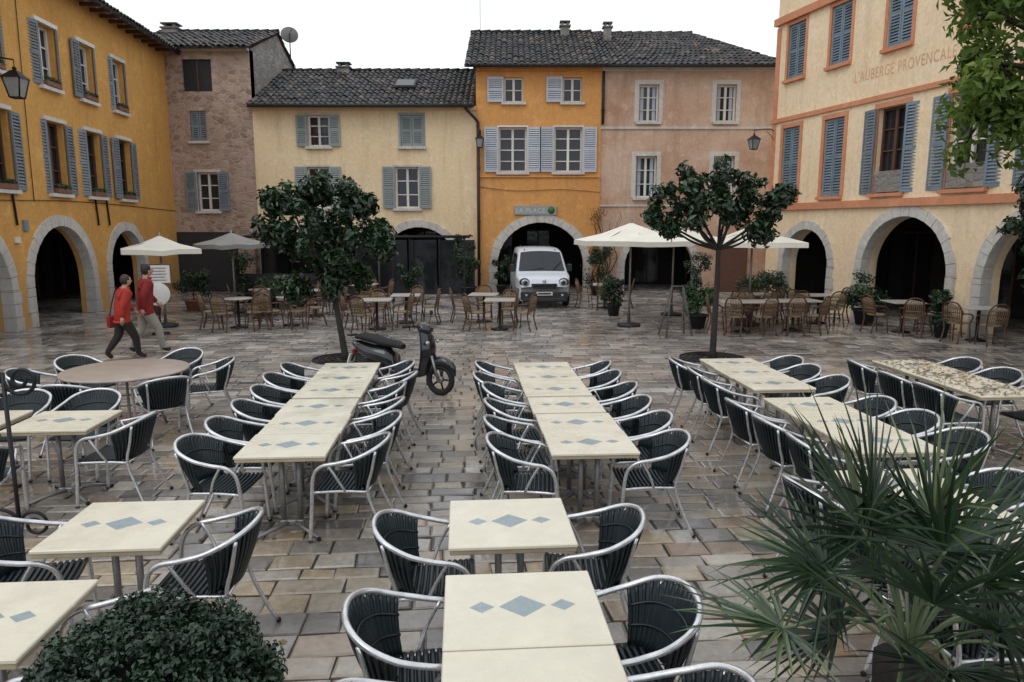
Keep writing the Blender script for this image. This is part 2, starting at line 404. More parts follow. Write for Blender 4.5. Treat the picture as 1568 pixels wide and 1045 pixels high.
def window(mb,s0,s1,z0,z1,frame='white',sh=None,mode='open',sill='stone',surr=None,sw=.12,rows=3,curt=False,angs=(0,0)):
    w=s1-s0;h=z1-z0;sc=(s0+s1)/2;zc=(z0+z1)/2; n=-.18
    if mode!='closed':
        mb.box((sc,zc,n-.05),(w,h,.02),'glass')
        for s in (s0+.03,s1-.03): mb.box((s,zc,n),(.06,h,.06),frame)
        for z in (z0+.035,z1-.035): mb.box((sc,z,n),(w-.12,.07,.058),frame)
        mb.box((sc,zc,n+.01),(.09,h-.14,.06),frame)
        for i in range(1,rows): mb.box((sc,z0+h*i/rows,n-.005),(w-.14,.035,.04),frame)
        if curt:
            for s in (s0+w*.2,s1-w*.2): mb.box((s,zc,n-.035),(w*.16,h-.12,.006),'shutL')
    else:
        mb.box((sc,zc,-.2),(w,h,.02),'dark')
        shutter(mb,s0+.01,sc-.008,z0+.01,z1-.01,-.05,sh); shutter(mb,sc+.008,s1-.01,z0+.01,z1-.01,-.05,sh)
    if mode=='open' and sh:
        shutter(mb,s0-w/2-.02,s0-.02,z0,z1,.07,sh,angs[0],s0-.02); shutter(mb,s1+.02,s1+w/2+.02,z0,z1,.07,sh,angs[1],s1+.02)
    if mode=='left' and sh: shutter(mb,s0-w/1.2-.02,s0-.02,z0,z1,.07,sh)
    if surr:
        for s in (s0-sw/2,s1+sw/2): mb.box((s,zc,.0),(sw,h,.05),surr)
        mb.box((sc,z1+sw/2,.002),(w+2*sw,sw,.056),surr)
    if sill: mb.box((sc,z0-.05,.04),(w+.2,.09,.16),sill)
def archtrim(mb,sc,r,sp,w=.26,mat='stone',pil=True):
    n=17; rg=random.Random(int(sc*100))
    for i in range(n):
        a0=math.pi*i/n+.004; a1=math.pi*(i+1)/n-.004; r2=r+w*rg.uniform(.92,1.1); dn=.03+rg.uniform(0,.012)
        vs=[]
        for nn in (-.25,dn):
            for a,rr in((a0,r-.012),(a1,r-.012),(a1,r2),(a0,r2)): vs.append((sc-rr*math.cos(a),sp+rr*math.sin(a),nn))
        mb.add(vs,[(4,5,6,7),(0,1,5,4),(1,2,6,5),(2,3,7,6),(3,0,4,7)],mat)
    if pil:
        for sg in(-1,1):
            z=0
            while z<sp-.02:
                hh=min(rg.uniform(.28,.42),sp-z); ww=w*rg.uniform(.95,1.25)
                mb.box((sc+sg*(r+ww/2-.014),z+hh/2,-.105),(ww,hh-.012,.29+rg.uniform(0,.014)),mat)
                z+=hh
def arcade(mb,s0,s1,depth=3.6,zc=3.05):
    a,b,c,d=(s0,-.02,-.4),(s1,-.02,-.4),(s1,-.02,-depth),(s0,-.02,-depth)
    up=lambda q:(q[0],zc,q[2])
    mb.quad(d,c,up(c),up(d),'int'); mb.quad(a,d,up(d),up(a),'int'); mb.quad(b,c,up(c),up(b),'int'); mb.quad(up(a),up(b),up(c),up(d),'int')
    s=s0+.8
    while s<s1-.8:
        mb.box((s,1.2,-depth+.06),(1.0,2.2,.08),'glass'); mb.box((s,1.2,-depth+.1),(.06,2.2,.08),'brown')
        mb.box((s,2.33,-depth+.1),(1.1,.08,.1),'brown'); s+=1.7
def tiles(mb,eL,eR,rR,rL,tw=.22,tl=.36):
    eL,eR,rR,rL=map(Vector,(eL,eR,rR,rL)); nc=int((eR-eL).length/tw); nr=int(((rL-eL).length)/tl)
    nor=(eR-eL).cross(rL-eL).normalized()
    if nor.z<0: nor=-nor
    rg=random.Random(5)
    Pt=lambda u,v:(eL.lerp(eR,u)).lerp(rL.lerp(rR,u),v)
    for i in range(nc):
        for j in range(nr):
            vs=[];jt=rg.uniform(-.014,.014);ju=rg.uniform(-.08,.08)/nc
            for (v,hh) in((j/nr-.01+jt/nr,.04),((j+1)/nr,0)):
                for k in range(7):
                    x=k/6; u=(i+x)/nc+ju*.5
                    vs.append(Pt(u,v)+nor*(.075*math.sin(math.pi*x)+hh+jt))
            for k in range(7): vs.append(vs[k]-nor*.03)
            fs=[(k,k+1,k+8,k+7) for k in range(6)]+[(k+14,k+15,k+1,k) for k in range(6)]
            mb.add(vs,fs,'tile',False,rg.random())
    mb.quad(eL-nor*.05,eR-nor*.05,rR-nor*.05,rL-nor*.05,'brown')
    n=int((rR-rL).length/.4)
    for i in range(n):
        p0=rL.lerp(rR,i/n); p1=rL.lerp(rR,(i+1)/n); mb.tube([p0+Vector((0,0,.03)),p1+Vector((0,0,.05))],[.1,.12],'tile',8)
def chimney(mb,x,y,z,w=.55,h=.9,mat='Aside'):
    mb.box((x,y,z+h/2-.5),(w,w*.8,h+1),mat); mb.box((x,y,z+h+.03),(w+.12,w*.8+.12,.06),'shutK')
    for k in(-1,1): mb.box((x+k*w*.3,y,z+h+.12),(.08,w*.7,.12),mat)
    mb.box((x,y,z+h+.2),(w+.08,w*.8+.08,.05),'tile')
def lantern(name,fm,s,z,out=.55,k_=1.0):
    mb=MB()
    mb.tube(crom([(s,z+.45*k_,0),(s,z+.52*k_,.2),(s,z+.47*k_,out)],5),.014*k_,'iron',6)
    mb.tube(crom([(s,z+.15*k_,0),(s,z+.3*k_,.12),(s,z+.44*k_,.3)],5),.01*k_,'iron',6); mb.box((s,z+.3,.01),(.06,.5,.02),'iron')
    mb.tube([(s,z+.47*k_,out),(s,z+.36*k_,out)],.01,'iron',6)
    def ring(w,zz):
        w*=k_; zz=z+(zz-z)*k_; return [(s-w,zz,out-w),(s+w,zz,out-w),(s+w,zz,out+w),(s-w,zz,out+w)]
    a=ring(.08,z-.14);b=ring(.14,z+.17);c=ring(.165,z+.17);d=ring(.04,z+.30)
    mb.add(a+b,[(0,1,5,4),(1,2,6,5),(2,3,7,6),(3,0,4,7),(0,3,2,1)],'lampglass')
    mb.add(c+d,[(0,1,5,4),(1,2,6,5),(2,3,7,6),(3,0,4,7),(0,1,2,3),(4,5,6,7)],'iron')
    for k in range(4): mb.tube([a[k],b[k]],.014*k_,'iron',5); mb.tube([a[k],a[(k+1)%4]],.014*k_,'iron',5)
    mb.sph((s,z+.33*k_,out),.035*k_,'iron')
    return mb.obj(name,fm)
def pipe(mb,s,z0,z1,n=.1,r=.05,mat='dark'):
    mb.tube([(s,z0,n),(s,z1,n)],r,mat,8)
    z=z0+.5
    while z<z1: mb.box((s,z,n/2),(.14,.05,n+.06),mat); z+=2
def backbox(mb,s0,s1,H,depth,mat):
    a,b,c,d=(s0,0,-.4),(s1,0,-.4),(s1,0,-depth),(s0,0,-depth); up=lambda q:(q[0],H,q[2])
    mb.quad(a,d,up(d),up(a),mat); mb.quad(b,c,up(c),up(b),mat); mb.quad(d,c,up(c),up(d),mat); mb.quad(up(a),up(b),up(c),up(d),mat)
YB=28.0
# --- rose stone house (A)
fa=frame((-14.5,YB),(1,0)); A=empty('rose_stone_house'); X=lambda x:x+14.5
hA=[(X(-12.3),X(-11.2),7.5,8.65),(X(-12.1),X(-11.5),5.7,6.8),(X(-12.0),X(-11.2),3.1,4.55)]
wall('facade',A,fa,X(-9.75),9.0,hA,[],'A')
mb=MB(); mb.box((X(-11.75),8.07,-.15),(1.1,1.15,.05),'dark'); mb.box((X(-11.75),8.07,-.1),(.05,1.15,.06),'brown')
window(mb,*hA[1],sh='shutB',mode='closed',surr='A',sw=.1); window(mb,*hA[2],sh='shutB',sw=.1,surr='stone')
pipe(mb,X(-13.15),.2,9.0,.1,.06); mb.box((X(-12.2),8.98,.12),(4.9,.12,.24),'stone')
mb.box((X(-10.1),1.3,.12),(.5,2.6,.3),'A')
mb.box((X(-12.0),1.15,.02),(2.6,2.3,.05),'dark')
mb.obj('windows_and_trim',fa,A)
mb=MB(); xr=-9.75
mb.add([(xr,YB-.0,0),(xr,YB,9.0),(xr,31.4,10.35),(xr,34.6,9.0),(xr,34.6,0)],[(0,1,2,3,4)],'Aside')
mb.add([(-14.5,YB,0),(-14.5,YB,9.0),(-14.5,31.4,10.35),(-14.5,34.6,9.0),(-14.5,34.6,0)],[(0,1,2,3,4)],'Aside')
mb.quad((-14.5,34.6,0),(xr,34.6,0),(xr,34.6,9),(-14.5,34.6,9),'Aside'); mb.obj('side_walls',None,A)
mb=MB(); tiles(mb,(-14.6,YB-.45,8.98),(xr+.1,YB-.45,8.98),(xr+.1,31.4,10.42),(-14.6,31.4,10.42)); tiles(mb,(-14.6,35,8.9),(xr+.1,35,8.9),(xr+.1,31.4,10.42),(-14.6,31.4,10.42))
chimney(mb,-14.0,31.2,10.2,.6,.3); mb.obj('roof',None,A)
mb=MB(); mb.lathe((0,0,0),[(0,0),(.22,.03),(.38,.1)],'shutK',20,'Y'); mb.tube([(0,0,0),(0,.1,-1.2)],.025,'iron'); mb.tube([(0,0,0),(.1,-.35,.02)],.012,'iron')
mb.obj('satellite_dish',Matrix.Translation((-9.75,33.2,10.85))@Matrix.Rotation(.3,4,'Z')@Matrix.Rotation(-.3,4,'X'))
# --- cream house (B)
fb=frame((-9.75,YB),(1,0)); B=empty('cream_house'); X=lambda x:x+9.75
hB=[(X(-7.7),X(-6.9),5.5,6.65),(X(-4.2),X(-3.35),5.5,6.65),(X(-4.45),X(-3.55),3.2,4.75),(X(-7.8),X(-6.95),3.2,4.75)]
aB=[(X(-3.6),1.45,1.05),(X(-7.4),1.45,1.05)]
wall('facade',B,fb,X(-1.35),6.95,hB,aB,'B')
mb=MB(); window(mb,*hB[0],sh='shutG',surr='stone',sw=.08); window(mb,*hB[1],sh='shutG',mode='closed',surr='shutG',sw=.08)
window(mb,*hB[2],sh='shutG',surr='stone',sw=.08,angs=(0,0)); window(mb,*hB[3],sh='shutG',surr='stone',sw=.08)
for s in(-.2,0,.2): mb.tube([(X(-7.3)+s,5.5,.05),(X(-7.3)+s,5.95,.05)],.008,'iron',4)
mb.tube([(X(-7.65),5.95,.05),(X(-6.95),5.95,.05)],.01,'iron',4)
for a in aB: archtrim(mb,*a)
for s0,s1 in((.05,.6),(4.1,4.4),(7.9,8.3)): mb.box(((s0+s1)/2,1.0,.03),(s1-s0,2.0,.05),'dark')
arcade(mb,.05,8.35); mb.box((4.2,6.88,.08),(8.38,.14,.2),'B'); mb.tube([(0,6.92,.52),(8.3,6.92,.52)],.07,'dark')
mb.obj('windows_and_trim',fb,B)
mb=MB(); backbox(mb,0,8.4,6.9,7.5,'Aside'); mb.obj('rear_walls',fb,B)
mb=MB(); tiles(mb,(-9.85,YB-.5,6.9),(-1.4,YB-.5,6.9),(-1.4,32,9.0),(-9.75,32,9.0)); tiles(mb,(-9.75,36,7),(-1.4,36,7),(-1.4,32,9.0),(-9.75,32,9.0))
chimney(mb,-7.1,31.8,8.8,.5,.3); mb.box((-4.2,29.6,8.1),(.7,.7,.06),'glass',(.5,0,0)); mb.box((-4.2,29.6,8.07),(.82,.82,.06),'dark',(.5,0,0)); mb.obj('roof',None,B)
# --- orange house (C)
fc=frame((-1.35,YB-.05),(1,0)); C=empty('orange_house'); X=lambda x:x+1.35
hC=[(X(-.3),X(.42),7.1,8.0),(X(1.9),X(2.62),7.1,8.0),(X(-.5),X(.55),4.55,6.2),(X(1.6),X(2.65),4.55,6.2)]
aC=[(X(1.1),1.68,1.0)]
wall('facade',C,fc,X(3.35),8.35,hC,aC,'C')
mb=MB()
for h in hC[:2]: window(mb,*h,sh='shutL',mode='left',surr=None,rows=2)
for h in hC[2:]:
    window(mb,*h,sh='shutL',mode='open',surr='white',sw=.06,rows=4)
for a in aC: archtrim(mb,*a,w=.3)
mb.box((2.35,8.28,.08),(4.68,.14,.22),'C'); mb.tube([(-.1,8.33,.5),(4.75,8.33,.5)],.07,'dark')
pipe(mb,.08,.2,6.2,.12,.055); mb.tube(crom([(-.5,7.0,.5),(-.3,6.75,.35),(.05,6.4,.14),(.08,6.2,.12)],5),.055,'dark')
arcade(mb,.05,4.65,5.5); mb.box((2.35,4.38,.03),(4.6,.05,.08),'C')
mb.tube(crom([(.1,4.0,.02),(1.5,3.85,.03),(3.2,3.9,.03),(4.7,3.8,.02)],4),.009,'iron',4)
mb.obj('windows_and_trim',fc,C)
mb=MB(); backbox(mb,0,4.7,8.3,7.5,'C'); mb.obj('rear_walls',fc,C)
# --- beige house (D)
fd=frame((3.35,YB),(1,0)); D=empty('beige_house'); X=lambda x:x-3.35
hD=[(X(4.75),X(5.5),6.4,7.75),(X(7.65),X(8.4),6.4,7.75),(X(4.7),X(5.5),3.6,5.15),(X(7.65),X(8.45),3.6,5.15)]
aD=[(X(5.7),1.35,.95)]
wall('facade',D,fd,X(10.2),8.35,hD,aD,'D')
mb=MB()
for h in hD: window(mb,*h,surr='stone',sw=.16,rows=3,curt=True,sill='stone')
archtrim(mb,*aD[0]); arcade(mb,.05,6.8)
mb.box((3.4,6.18,.02),(6.8,.09,.06),'stone'); mb.box((3.4,3.3,.02),(6.8,.07,.06),'stone'); mb.box((3.42,8.28,.08),(6.85,.14,.22),'stone')
mb.tube([(0,8.33,.5),(6.9,8.33,.5)],.07,'dark'); pipe(mb,.06,6.3,8.3,.1,.05)
mb.box((5.2,1.1,.03),(1.1,2.2,.06),'brown')
mb.obj('windows_and_trim',fd,D)
mb=MB(); backbox(mb,0,6.85,8.3,7.5,'D'); mb.obj('rear_walls',fd,D)
mb=MB(); tiles(mb,(3.36,YB-.5,8.32),(10.3,YB-.5,8.32),(7.6,32,10.5),(3.36,32,10.5)); tiles(mb,(10.3,YB-.5,8.32),(10.3,36.3,8.32),(7.7,32.2,10.45),(7.6,32,10.5))
chimney(mb,3.9,31,10.1,.3,.4,'Aside'); mb.box((7.3,30,9.55),(.7,.6,.06),'glass',(.46,0,0)); mb.obj('roof',None,D)
mb=MB(); tiles(mb,(-1.75,YB-.55,8.3),(3.35,YB-.55,8.3),(3.35,32,10.55),(-1.75,32,10.55)); tiles(mb,(-1.75,36.3,8.3),(3.35,36.3,8.3),(3.35,32,10.55),(-1.75,32,10.55))
chimney(mb,2.2,31.6,10.3,.35,.4,'Aside'); mb.tube([(-1.3,31,10),(-1.3,31,12.8)],.012,'iron',5)
mb.obj('roof',None,C)
# --- ochre arcaded house, left (E)
fe=frame((-11.55,12.0),(-.0855,1)); E=empty('ochre_arcaded_house')
k=1.00365; S=lambda y:(y-12.0)*k
cols=[14.9,17.3,19.8,21.85,23.9]
hE=[];
for c in cols: hE+= [(S(c)-.42,S(c)+.42,6.15,7.7),(S(c)-.45,S(c)+.45,3.4,5.25)]
aE=[(S(19.65),1.55,1.0),(S(23.6),1.25,1.15),(S(15.6),1.6,1.0)]
LE=S(28.0)
wall('facade',E,fe,LE,9.0,hE,aE,'E')
mb=MB()
for i,h in enumerate(hE):
    window(mb,*h,sh='shutB',mode='open',surr=None,frame='brown' if i%2 else 'white',sill='white',angs=(-.25*(i%3),.3*((i+1)%2)+.1))
    mb.box(((h[0]+h[1])/2,h[3]+.07,.02),(1.1,.1,.1),'white')
    mb.box(((h[0]+h[1])/2,h[2]+.07,.08),(.7,.12,.13),'terra')
for a in aE: archtrim(mb,*a,w=.28)
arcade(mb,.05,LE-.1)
for s in(S(17.6),S(21.7),S(22.4)): mb.box((s,3.0,.04),(.04,.9,.04),'iron',(0,0,.1))
mb.tube([(0,8.85,.55),(LE,8.85,.55)],.07,'dark')
mb.tube(crom([(0,3.2,.02),(4,3.12,.03),(9,3.22,.02),(LE,3.1,.02)],5),.01,'iron',4); mb.tube(crom([(S(18.5),3.15,.02),(S(18.5),5,.03),(S(18.6),8.8,.02)],3),.01,'iron',4)
mb.box((S(18.0),2.55,.03),(.18,.26,.05),'shutT'); mb.box((S(17.6),2.2,.03),(.2,.14,.05),'white'); mb.box((S(17.5),3.4,.03),(.35,.22,.05),'shutL')
mb.obj('windows_and_trim',fe,E)
mb=MB(); backbox(mb,0,LE,9.0,7,'E'); mb.obj('rear_walls',fe,E)
mb=MB()
def W(fm,s,z,n): return tuple(fm@Vector((s,z,n)))
tiles(mb,W(fe,-.2,8.85,.6),W(fe,LE+.2,8.85,.6),W(fe,LE+.2,10.6,-3.6),W(fe,-.2,10.6,-3.6))
for i in range(int(LE/.6)):
    a=Vector(W(fe,i*.6+.3,8.82,.2)); mb.box(a,(.08,.8,.1),'brown',Matrix.Rotation(math.atan2(1,-.0855),3,'Z'))
mb.obj('roof',None,E)
for i,h in enumerate(hE):
    leafcloud('window_box_plant',[((( h[0]+h[1])/2+u,h[2]+.17,.1),(.12,.08,.08)) for u in(-.25,0,.25)],260,.06,.03,'leafM' if i%3 else 'leafO',E,fe,seed=i)
lantern('wall_lantern',fe,S(16.9),5.6,.75,1.35)
# --- cream inn, right (F)
ff=frame((8.6,24.5),(.258,-1)); F=empty('cream_inn')
kf=1.0327; S=lambda y:(24.5-y)*kf
LF=S(8.0)
colF=[(23.5,'closed',.42),(21.55,'closed',.42),(19.4,'open',.5),(17.07,'open',.55),(14.9,'open',.5),(12.6,'open',.5),(10.2,'closed',.42)]
hF=[]
for y,md,w in colF: hF.append((S(y)-w,S(y)+w,3.4,5.62))
hF2=[(S(y)-.42,S(y)+.42,7.1,8.75) for y,_,_ in colF]
aF=[(S(22.5),1.1,1.35),(S(18.7),1.45,1.35),(S(14.95),1.45,1.35),(S(11.2),1.45,1.35)]
wall('facade',F,ff,LF,11.6,hF+hF2,aF,'F',.5)
mb=MB()
for i,((y,md,w),h) in enumerate(zip(colF,hF)): window(mb,*h,sh='shutT',mode=md,surr='trimO',sw=.13,sill='trimO',frame='brown' if (md=='open' and i%2==0) else 'white',rows=4,angs=(-.15,.25)); 
for (y,md,w),h in zip(colF,hF2): window(mb,*h,sh='shutT',mode='closed',surr='trimO',sw=.1,sill='trimO')
for h in hF:
    if h[1]-h[0]>.9: mb.box(((h[0]+h[1])/2,h[2]+.3,.0),((h[1]-h[0])-.05,.55,.04),'Aside')
for a in aF: archtrim(mb,*a,w=.24)
for z,hh,d in((3.14,.2,.14),(5.9,.13,.07),(8.98,.22,.2)): mb.box((LF/2,z,.03),(LF+.1,hh,d),'trimO')
mb.box((.1,4.6,.012),(.2,2.4,.035),'trimO'); mb.box((.1,7.4,.012),(.2,2.8,.035),'trimO')
arcade(mb,.1,LF-.1,3.8); mb.obj('windows_and_trim',ff,F)
mb=MB(); backbox(mb,0,LF,11.6,8,'F'); mb.obj('rear_walls',ff,F)
mb=MB(); tiles(mb,W(ff,-.3,11.55,.6),W(ff,LF+.2,11.55,.6),W(ff,LF+.2,13.2,-4),W(ff,-.3,13.2,-4)); mb.obj('roof',None,F)
def text(s,name,fm,par,size,mat,ext=.004,sx=1):
    cu=bpy.data.curves.new(name,'FONT'); cu.body=s; cu.size=size; cu.extrude=ext; cu.align_x='CENTER'; cu.space_character=1.15
    cu.materials.append(M[mat]); o=place(cu,name,fm@Matrix.Diagonal((sx,1,1,1)),par); return o
text("L'AUBERGE PROVENCALE",'painted_lettering',ff@Matrix.Translation((S(19.25),6.45,.003)),F,.40,'faded',.002,sx=.66)
lantern('wall_lantern',ff,.12,5.15,.75)
lantern('wall_lantern',fc,.15,5.55,.45)
mb=MB(); mb.box((2.25,3.12,.06),(1.6,.34,.06),'shutG',bev=.01); mb.lathe((2.85,3.12,.08),[(0,.012),(.14,.012),(.14,0)],simple('sign_green',(.05,.2,.04),.5),20)
so=mb.obj('shop_sign',fc); text('LA PLACE','sign_letters',Matrix.Translation((2.05,3.03,.094)),so,.26,'white',sx=.9)
# ------------------------------------------------------------------ furniture
def chair_mesh():
    mb=MB()
    half=[(.245,.27,.0),(.25,.245,.3),(.262,.22,.56),(.28,.15,.655),(.29,.02,.685),(.285,-.12,.72),(.24,-.25,.775),(.13,-.325,.81)]
    full=[Vector(p) for p in half]+[Vector((0,-.345,.82))]+[Vector((-p[0],p[1],p[2])) for p in half[::-1]]
    hoop=crom(full,5); mb.tube(hoop,.0155,'alu',10,r=.9)
    for sg in(-1,1):
        mb.tube(crom([(sg*.225,-.275,.765),(sg*.215,-.24,.6),(sg*.205,-.2,.42),(sg*.215,-.27,.2),(sg*.24,-.36,0)],4),.013,'alu',8)
        mb.tube(crom([(sg*.255,.225,.43),(sg*.21,.0,.425),(sg*.205,-.2,.42)],4),.012,'alu',8)
        mb.tube(crom([(sg*.275,.1,.672),(sg*.262,.03,.55),(sg*.215,-.02,.43)],4),.011,'alu',8)
        for y in(.27,-.36): mb.sph((sg*(.245 if y>0 else .24),y,.012),.018,'rub',8,6)
    mb.tube([(-.25,.22,.42),(.25,.22,.42)],.011,'alu',8); mb.tube([(-.205,-.2,.42),(.205,-.2,.42)],.011,'alu',8)
    for i in range(13):
        y=-.19+.42*i/12; w=.40+.05*(i/12)
        mb.tube(crom([(-w/2,y,.44),(-w/4,y,.432),(0,y,.43),(w/4,y,.432),(w/2,y,.44)],2),.0155,'green',6)
    mb.box((0,.01,.424),(.42,.41,.008),'green')
    n=22; top=[];bot=[]
    hp=[p for p in hoop if p.y<-.1 and p.z>.6]
    for i in range(n):
        t=i/(n-1); k=t*(len(hp)-1); a=int(min(k,len(hp)-2)); P=hp[a].lerp(hp[a+1],k-a); top.append(P)
        an=(t-.5)*2*1.25; bot.append(Vector((-math.sin(an)*.215,-.05-.17*math.cos(an),.44)))
    if (top[0].x>0)!=(bot[0].x>0): bot=bot[::-1]
    for a,b in zip(top,bot):
        m=(a+b)/2+Vector((0,-.012,0)); mb.tube(crom([b,m,a-Vector((0,0,.012))],4),.0115,'green',6)
    for i in range(n-1):
        o=Vector((0,.004,0)); mb.quad(bot[i]+o,bot[i+1]+o,top[i+1]+o-Vector((0,0,.02)),top[i]+o-Vector((0,0,.02)),'green')
    for f in(.33,.66):
        mb.tube([b.lerp(a,f)+Vector((0,.006,0)) for a,b in zip(top,bot)],.008,'green',6)
    return mb.mesh('cafe_chair')
CH=chair_mesh()
def chair(p,q,face,rowframe=True,j=.04):
    x,y=R(p,q) if rowframe else (p,q)
    a=math.radians(face)+(TH if rowframe else 0)+random.uniform(-.16,.16)
    place(CH,'cafe_chair',TR(x+random.uniform(-j,j)*.6,y+random.uniform(-j,j),0,a-math.pi/2))
TC={}
def table_mesh(w,d):
    mb=MB(); mb.box((0,0,.738),(w,d,.024),'top',bev=.008); mb.box((0,0,.712),(w-.014,d-.014,.028),'edge',bev=.004)
    for sx in(-.07,.07): mb.tube([(sx,0,.06),(sx,0,.7)],.022,'steel',10)
    mb.box((0,0,.69),(.3,.3,.012),'steel')
    for a in range(4):
        an=math.pi/4+a*math.pi/2; c,s_=math.cos(an),math.sin(an)
        mb.tube([(c*.05,s_*.05,.075),(c*.2,s_*.2,.06),(c*.37,s_*.33,.02)],[.022,.018,.014],'steel',8); mb.sph((c*.37,s_*.33,.014),.02,'rub',8,6)
    mb.box((0,0,.07),(.2,.07,.05),'steel',bev=.01)
    return mb.mesh('cafe_table')
def table(p,q,w=.74,d=.68,rz=0):
    if (w,d) not in TC: TC[(w,d)]=table_mesh(w,d)
    x,y=R(p,q); return place(TC[(w,d)],'cafe_table',TR(x,y,random.uniform(-.002,.003),TH+rz))
for q in(2.50,3.185): table(.279,q,.75,.672,random.uniform(-.004,.004))
table(.284,4.19,.74,.71,.0)
for q in(2.40,3.12,4.10): chair(.279-.47,q,0,j=.02); chair(.279+.47,q,180,j=.02)
def row(p,q0,q1,n,gaps=(),off=.5,cn=None,dw=.72,cs=(1,1)):
    L=(q1-q0)/n
    for i in range(n):
        table(p+random.uniform(-.012,.012),q0+L*(i+.5),dw,round(L-.012,3),random.uniform(-.008,.008))
    cn=cn or n
    for i in range(cn):
        qq=q0+(q1-q0)*(i+.42)/cn
        if cs[0]: chair(p-off+random.uniform(-.05,.03),qq,0)
        if cs[1]: chair(p+off+random.uniform(-.03,.05),qq,180)
row(1.06,5.46,6.72,2); row(1.055,6.76,7.4,1); row(1.04,7.46,9.36,3)
row(-1.436,5.57,7.5,3); row(-1.436,7.56,9.5,3)
row(3.54,5.33,7.2,3); row(3.6,7.6,9.45,3)
row(5.9,7.1,9.2,3); row(3.1,3.0,4.95,3,cn=3)
table(-2.07,4.32,.72,.72); chair(-2.07-.5,4.22,8); chair(-2.07+.48,4.2,172)
table(-2.25,3.26,.74,.7); chair(-1.78,3.2,180)
table(-3.72,6.81,.74,.7); table(-4.62,6.86,.8,.7)
chair(-3.2,6.75,180); chair(-3.85,7.5,-90); chair(-4.6,7.5,-90); chair(-4.1,6.15,95)
mb=MB(); mb.lathe((0,0,0),[(0,.72),(.7,.72),(.74,.728),(.745,.74),(.74,.752),(.72,.757),(0,.757)],'topbrown',40)
for a in range(4):
    an=a*math.pi/2+.5; c,s_=math.cos(an),math.sin(an); mb.tube(crom([(c*.28,s_*.28,.72),(c*.3,s_*.3,.4),(c*.42,s_*.42,0)],4),.018,'steel',8)
mb.tube([(math.cos(a)*.31,math.sin(a)*.31,.35) for a in [k*math.pi/10 for k in range(20)]],.01,'steel',6,True)
mb.obj('round_cafe_table',TR(-4.89,8.92))
for a in(20,75,150,200,262,320):
    r=.92; an=math.radians(a); chair(-4.89+r*math.cos(an),8.92+r*math.sin(an),a+180,False)
def wicker():
    mb=MB()
    mb.lathe((0,0,0),[(0,.455),(.19,.455),(.21,.445),(.21,.425),(.19,.42),(0,.42)],'wick',18)
    for sg in(-1,1):
        mb.tube(crom([(sg*.17,.16,.43),(sg*.18,.18,.2),(sg*.19,.2,0)],3),.015,'wickd',6)
        mb.tube(crom([(sg*.19,-.26,0),(sg*.18,-.18,.3),(sg*.2,-.2,.5),(sg*.2,-.25,.75),(sg*.12,-.28,.88),(0,-.29,.91)],4),.018,'wickd',6)
        mb.tube(crom([(sg*.18,.15,.43),(sg*.24,.14,.58),(sg*.25,.0,.65),(sg*.21,-.2,.66)],4),.015,'wickd',6)
    mb.tube([(math.cos(a)*.17,math.sin(a)*.17,.2) for a in [k*math.pi/6 for k in range(12)]],.009,'wickd',5,True)
    for k in range(9):
        x=-.16+.04*k; zt=.86-.9*x*x*2; mb.tube([(x,-.2,.47),(x,-.25,.72),(x*.9,-.275,zt)],.011,'wick',5)
    for z,y,w in((.52,-.21,.19),(.6,-.225,.19),(.68,-.24,.19),(.76,-.255,.18)): mb.tube([(-w,y-.004,z),(w,y-.004,z)],.01,'wickd' if z>.65 and z<.7 else 'wick',5)
    return mb.mesh('wicker_chair')
WK=wicker()
def wchair(x,y,a): place(WK,'wicker_chair',TR(x,y,0,math.radians(a)-math.pi/2+random.uniform(-.25,.25)))
def ttable_mesh(w,d,rd=False):
    mb=MB()
    if rd: mb.lathe((0,0,0),[(0,.72),(w/2,.72),(w/2+.01,.735),(w/2,.75),(0,.75)],'topgrey',24)
    else: mb.box((0,0,.735),(w,d,.03),'topgrey',bev=.008)
    mb.lathe((0,0,0),[(0,0),(.22,0),(.22,.02),(.06,.05),(.035,.1),(.035,.7),(.1,.72)],'iron',14)
    return mb.mesh('terrace_table')
T1=ttable_mesh(.7,.7,True);T2=ttable_mesh(.75,.75);T3=ttable_mesh(1.2,.75)
def tset(x,y,me,ch,a0=0,wd=.62):
    place(me,'terrace_table',TR(x,y,0,random.uniform(-.1,.1)))
    for a in ch:
        an=math.radians(a+a0); wchair(x+wd*math.cos(an),y+wd*math.sin(an),a+a0+180)
tset(-6.9,18.0,T1,[200,260,330,60]); tset(-5.7,18.4,T1,[240,300,20]); tset(-5.6,20.4,T1,[0,90,180,270]); tset(-7.2,20.6,T1,[0,200,290])
tset(-3.35,17.7,T2,[180,250,0,100]); tset(-2.8,18.9,T2,[0,80,180])
tset(-.3,17.7,T2,[195,-15,70]); tset(-.75,19.1,T2,[180,90,-10])
tset(5.6,17.3,T3,[180,240,300,70]); tset(6.9,17.5,T3,[250,300,60,110]); tset(6.3,19.1,T3,[240,300,80,0]); tset(8.1,18.9,T2,[200,280,20])
tset(2.9,22.4,T2,[180,260,0]); tset(9.4,17.2,T2,[180,260,0]); tset(10.4,15.9,T2,[120,200,260])
tset(-4.6,22.3,T2,[0,90,200,280]); tset(-7.0,23.2,T2,[0,90,200,280])
